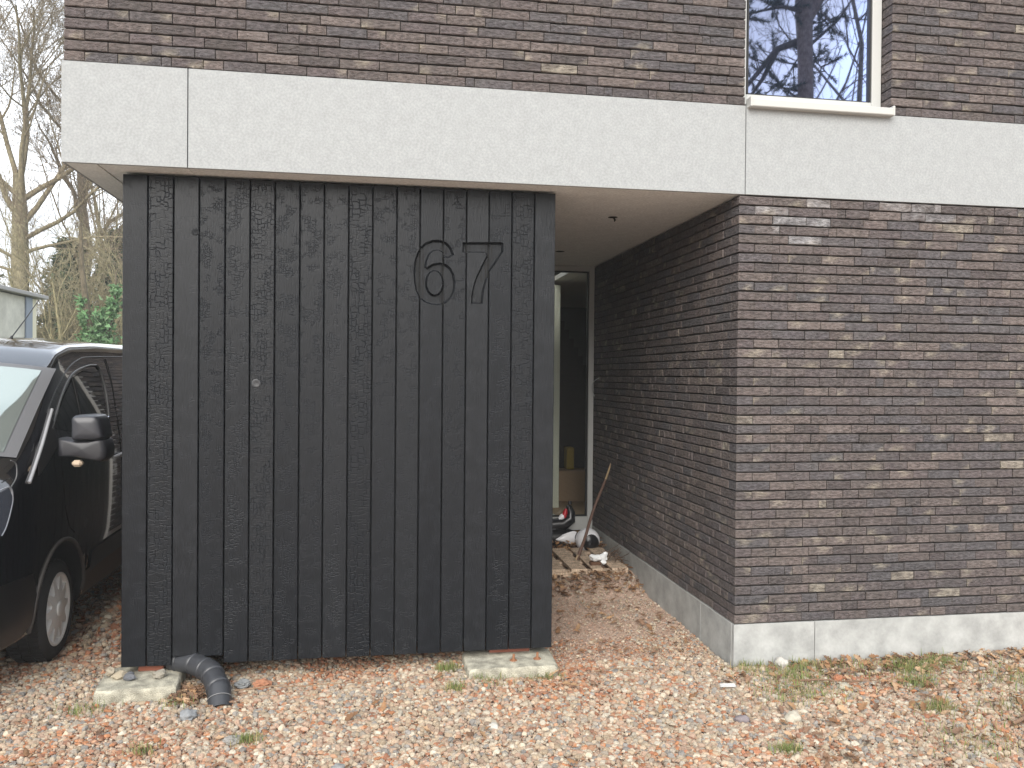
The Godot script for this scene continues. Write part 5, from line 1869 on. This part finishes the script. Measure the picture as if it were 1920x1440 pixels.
func build_street_trees() -> void:
	# across the forecourt, behind the viewer: what the upper window mirrors
	var r := rnd(88)
	var t := base("pine_tree", Vector3(11.5, 0, 16.0))
	tag(t, "large forked pine tree mirrored in the upper window", "tree")
	var g := Geo.new()
	var f := Geo.new()
	g.col = Color(0.17, 0.125, 0.095)
	g.tube([Vector3(0.15, -0.1, 0), Vector3(0.10, 4, 0), Vector3(0.04, 8, 0), Vector3(-0.02, 10.5, 0), Vector3(-0.08, 11.7, 0), Vector3(-0.10, 12.4, 0)], [0.34, 0.28, 0.215, 0.20, 0.23, 0.22], 14)
	g.tube([Vector3(-0.10, 12.0, 0), Vector3(-0.45, 13.2, 0.1), Vector3(-0.75, 15.0, 0), Vector3(-0.8, 17.5, 0)], [0.20, 0.15, 0.11, 0.04], 10)
	g.tube([Vector3(-0.08, 11.3, 0), Vector3(0.35, 12.1, 0.0), Vector3(0.9, 12.9, 0), Vector3(1.7, 14.2, 0), Vector3(2.0, 16.0, 0)], [0.16, 0.17, 0.15, 0.10, 0.03], 10)
	g.col = Color(0.07, 0.055, 0.045)
	var dark := [[0.026, 0.038, 0.024], [0.035, 0.050, 0.030], [0.020, 0.030, 0.020]]
	var limb := func(pts: Array, r0: float, tufts: int):
		var rr := []
		for i in pts.size():
			rr.append(r0 * (1.0 - 0.75 * i / (pts.size() - 1.0)))
		g.tube(pts, rr, 7, false)
		for k in tufts:
			var tt := r.randf_range(0.2, 1.0) * (pts.size() - 1)
			var i := mini(int(tt), pts.size() - 2)
			var at: Vector3 = pts[i].lerp(pts[i + 1], tt - i)
			var d := Vector3(r.randfn(0, 0.9), r.randfn(0, 0.5) + 0.1, r.randfn(0, 0.8)).normalized()
			var len := r.randf_range(0.3, 0.9)
			g.tube([at, at + d * len * 0.5 + Vector3(0, -0.03, 0), at + d * len], [0.022, 0.013, 0.006], 4, false)
			for m in 4:
				var tip := at + d * len * (0.45 + 0.18 * m)
				for n in 30:
					var nd := (d + Vector3(r.randfn(0, 0.6), r.randfn(0, 0.6), r.randfn(0, 0.6))).normalized()
					var w := nd.cross(Vector3(r.randfn(0, 1), r.randfn(0, 1), r.randfn(0, 1))).normalized() * 0.008
					var cc: Array = dark[r.randi() % 3]
					f.col = Color(cc[0], cc[1], cc[2])
					f.tri(tip - w, tip + w, tip + nd * r.randf_range(0.10, 0.20))
	# drooping limbs to the left, a snaking limb to the right
	limb.call([Vector3(0, 11.0, 0.1), Vector3(-0.7, 10.75, 0.3), Vector3(-1.2, 10.1, 0.4), Vector3(-1.7, 9.5, 0.4), Vector3(-2.1, 8.9, 0.4)], 0.11, 26)
	limb.call([Vector3(-0.7, 10.7, 0.3), Vector3(-1.0, 10.0, 0.5), Vector3(-1.35, 9.5, 0.5), Vector3(-1.7, 8.9, 0.5)], 0.08, 4)
	limb.call([Vector3(0, 11.6, -0.1), Vector3(-0.8, 11.7, -0.2), Vector3(-1.5, 11.5, -0.2), Vector3(-2.4, 11.2, -0.2)], 0.06, 30)
	limb.call([Vector3(0, 12.3, 0.1), Vector3(-0.9, 12.5, 0.2), Vector3(-1.8, 12.2, 0.2), Vector3(-2.6, 12.3, 0.2)], 0.06, 36)
	limb.call([Vector3(0.62, 8.2, 0.9), Vector3(0.50, 9.3, 0.9), Vector3(0.34, 9.9, 0.9), Vector3(0.34, 10.6, 0.9), Vector3(0.50, 11.1, 0.9), Vector3(0.95, 11.5, 0.9), Vector3(1.5, 12.0, 0.9), Vector3(1.9, 12.6, 0.9)], 0.10, 16)
	limb.call([Vector3(0.36, 10.5, 0.9), Vector3(0.1, 10.6, 0.8), Vector3(0.0, 10.5, 0.7)], 0.05, 10)
	limb.call([Vector3(0.4, 10.9, 0.9), Vector3(0.75, 10.7, 0.8), Vector3(1.0, 10.4, 0.7)], 0.04, 12)
	limb.call([Vector3(-0.1, 9.4, 0.2), Vector3(-0.5, 9.7, 0.3), Vector3(-0.75, 9.8, 0.3)], 0.04, 12)
	limb.call([Vector3(0.1, 12.2, 0.1), Vector3(0.6, 11.7, 0.3), Vector3(0.9, 11.6, 0.4)], 0.05, 16)
	for k in 9:
		var y := 12.8 + k * 0.5
		var a := k * 2.3
		limb.call([Vector3(-0.5, y, 0), Vector3(-0.5 + cos(a) * 1.2, y + 0.3, sin(a) * 1.2), Vector3(-0.5 + cos(a) * 2.6, y + 0.2, sin(a) * 2.6)], 0.07, 18)
	obj("trunk", g.mesh(true), M.bark, t)
	obj("crown", f.mesh(true), M.leaf, t)
	var o := {"depth": 4, "kids": [6, 5, 5, 4, 3], "first": 0.3, "open": 0.6, "lift": 0.05, "bark": Color(0.16, 0.13, 0.10), "tip": Color(0.16, 0.12, 0.10), "least": 0.007, "bend": 0.11}
	bare_tree("bare_tree", "bare tree mirrored left of the pine trunk in the upper window", Vector3(13.8, 0, 26.0), 17.0, 0.22, 611, o, "bare trees across the street")
	bare_tree("bare_tree", "slender bare tree mirrored at the right edge of the upper window", Vector3(14.6, 0, 18.5), 13.5, 0.16, 619, o, "bare trees across the street")
	var cab := Geo.new()
	var pts := []
	for i in 21:
		var tt := i / 20.0
		pts.append(Vector3(-30.0 + 80.0 * tt, 11.6 - 1.2 * sin(tt * PI), 19.5))
	var rr := []
	rr.resize(21); rr.fill(0.012)
	cab.tube(pts, rr, 4, false)
	tag(obj("overhead_cable", cab.mesh(), M.gasket), "overhead cable mirrored in the upper window", "cable")

# ---------------------------------------------------------------- the scene
func _ready() -> void:
	var cam := Camera3D.new()
	cam.name = "camera"
	cam.position = Vector3(0, 1.6917, 4.4964)
	var bs := Basis(Vector3.UP, deg_to_rad(-9.42)) * Basis(Vector3.RIGHT, deg_to_rad(-0.556)) * Basis(Vector3(0, 0, 1), deg_to_rad(0.486))
	cam.basis = bs
	cam.fov = 50.46
	cam.near = 0.05
	cam.far = 400.0
	add_child(cam)
	var env := Environment.new()
	env.background_mode = Environment.BG_SKY
	var sm := ProceduralSkyMaterial.new()
	sm.sky_top_color = Color(0.84, 0.885, 0.95)
	sm.sky_horizon_color = Color(0.905, 0.922, 0.935)
	sm.sky_curve = 0.25
	sm.ground_bottom_color = Color(0.45, 0.42, 0.38)
	sm.ground_horizon_color = Color(0.62, 0.60, 0.56)
	sm.use_debanding = false
	sm.sky_cover = clouds()
	sm.sky_cover_modulate = Color(1, 1, 1, 0.75)
	var sky := Sky.new()
	sky.sky_material = sm
	env.sky = sky
	env.background_energy_multiplier = 0.6
	env.tonemap_mode = Environment.TONE_MAPPER_LINEAR
	env.tonemap_exposure = 3.42
	env.fog_enabled = true
	env.fog_density = 0.0022
	env.fog_light_color = Color(0.96, 0.97, 0.97)
	env.sdfgi_enabled = true
	env.ssao_enabled = true
	env.ssil_enabled = true
	var we := WorldEnvironment.new()
	we.name = "environment"
	we.environment = env
	add_child(we)
	var sun := DirectionalLight3D.new()
	sun.name = "sun"
	sun.light_energy = 0.5
	sun.light_color = Color(1.0, 0.985, 0.965)
	sun.light_angular_distance = 45.0
	sun.shadow_enabled = true
	sun.basis = Basis.looking_at(Vector3(0.30, -0.58, -0.92))
	add_child(sun)
	make_materials()
	build_ground_and_all()

func clouds() -> ImageTexture:
	var f := FastNoiseLite.new()
	f.seed = 19
	f.frequency = 1.5
	f.fractal_octaves = 4
	var w := 256
	var h := 128
	var im := Image.create(w, h, false, Image.FORMAT_RGBAF)
	for j in h:
		var el := PI * (0.5 - (j + 0.5) / h)
		for i in w:
			var az := TAU * (i + 0.5) / w
			var n := f.get_noise_3d(cos(el) * cos(az), sin(el) * 1.6, cos(el) * sin(az))
			var a := smoothstep(-0.22, 0.28, n)
			im.set_pixel(i, j, Color(0.54, 0.535, 0.52, a))
	return ImageTexture.create_from_image(im)

func build_ground_and_all() -> void:
	build_ground()
	build_house()
	build_garage()
	build_trees()
	build_shed()
	build_footings()
	build_van()
	build_recess_things()
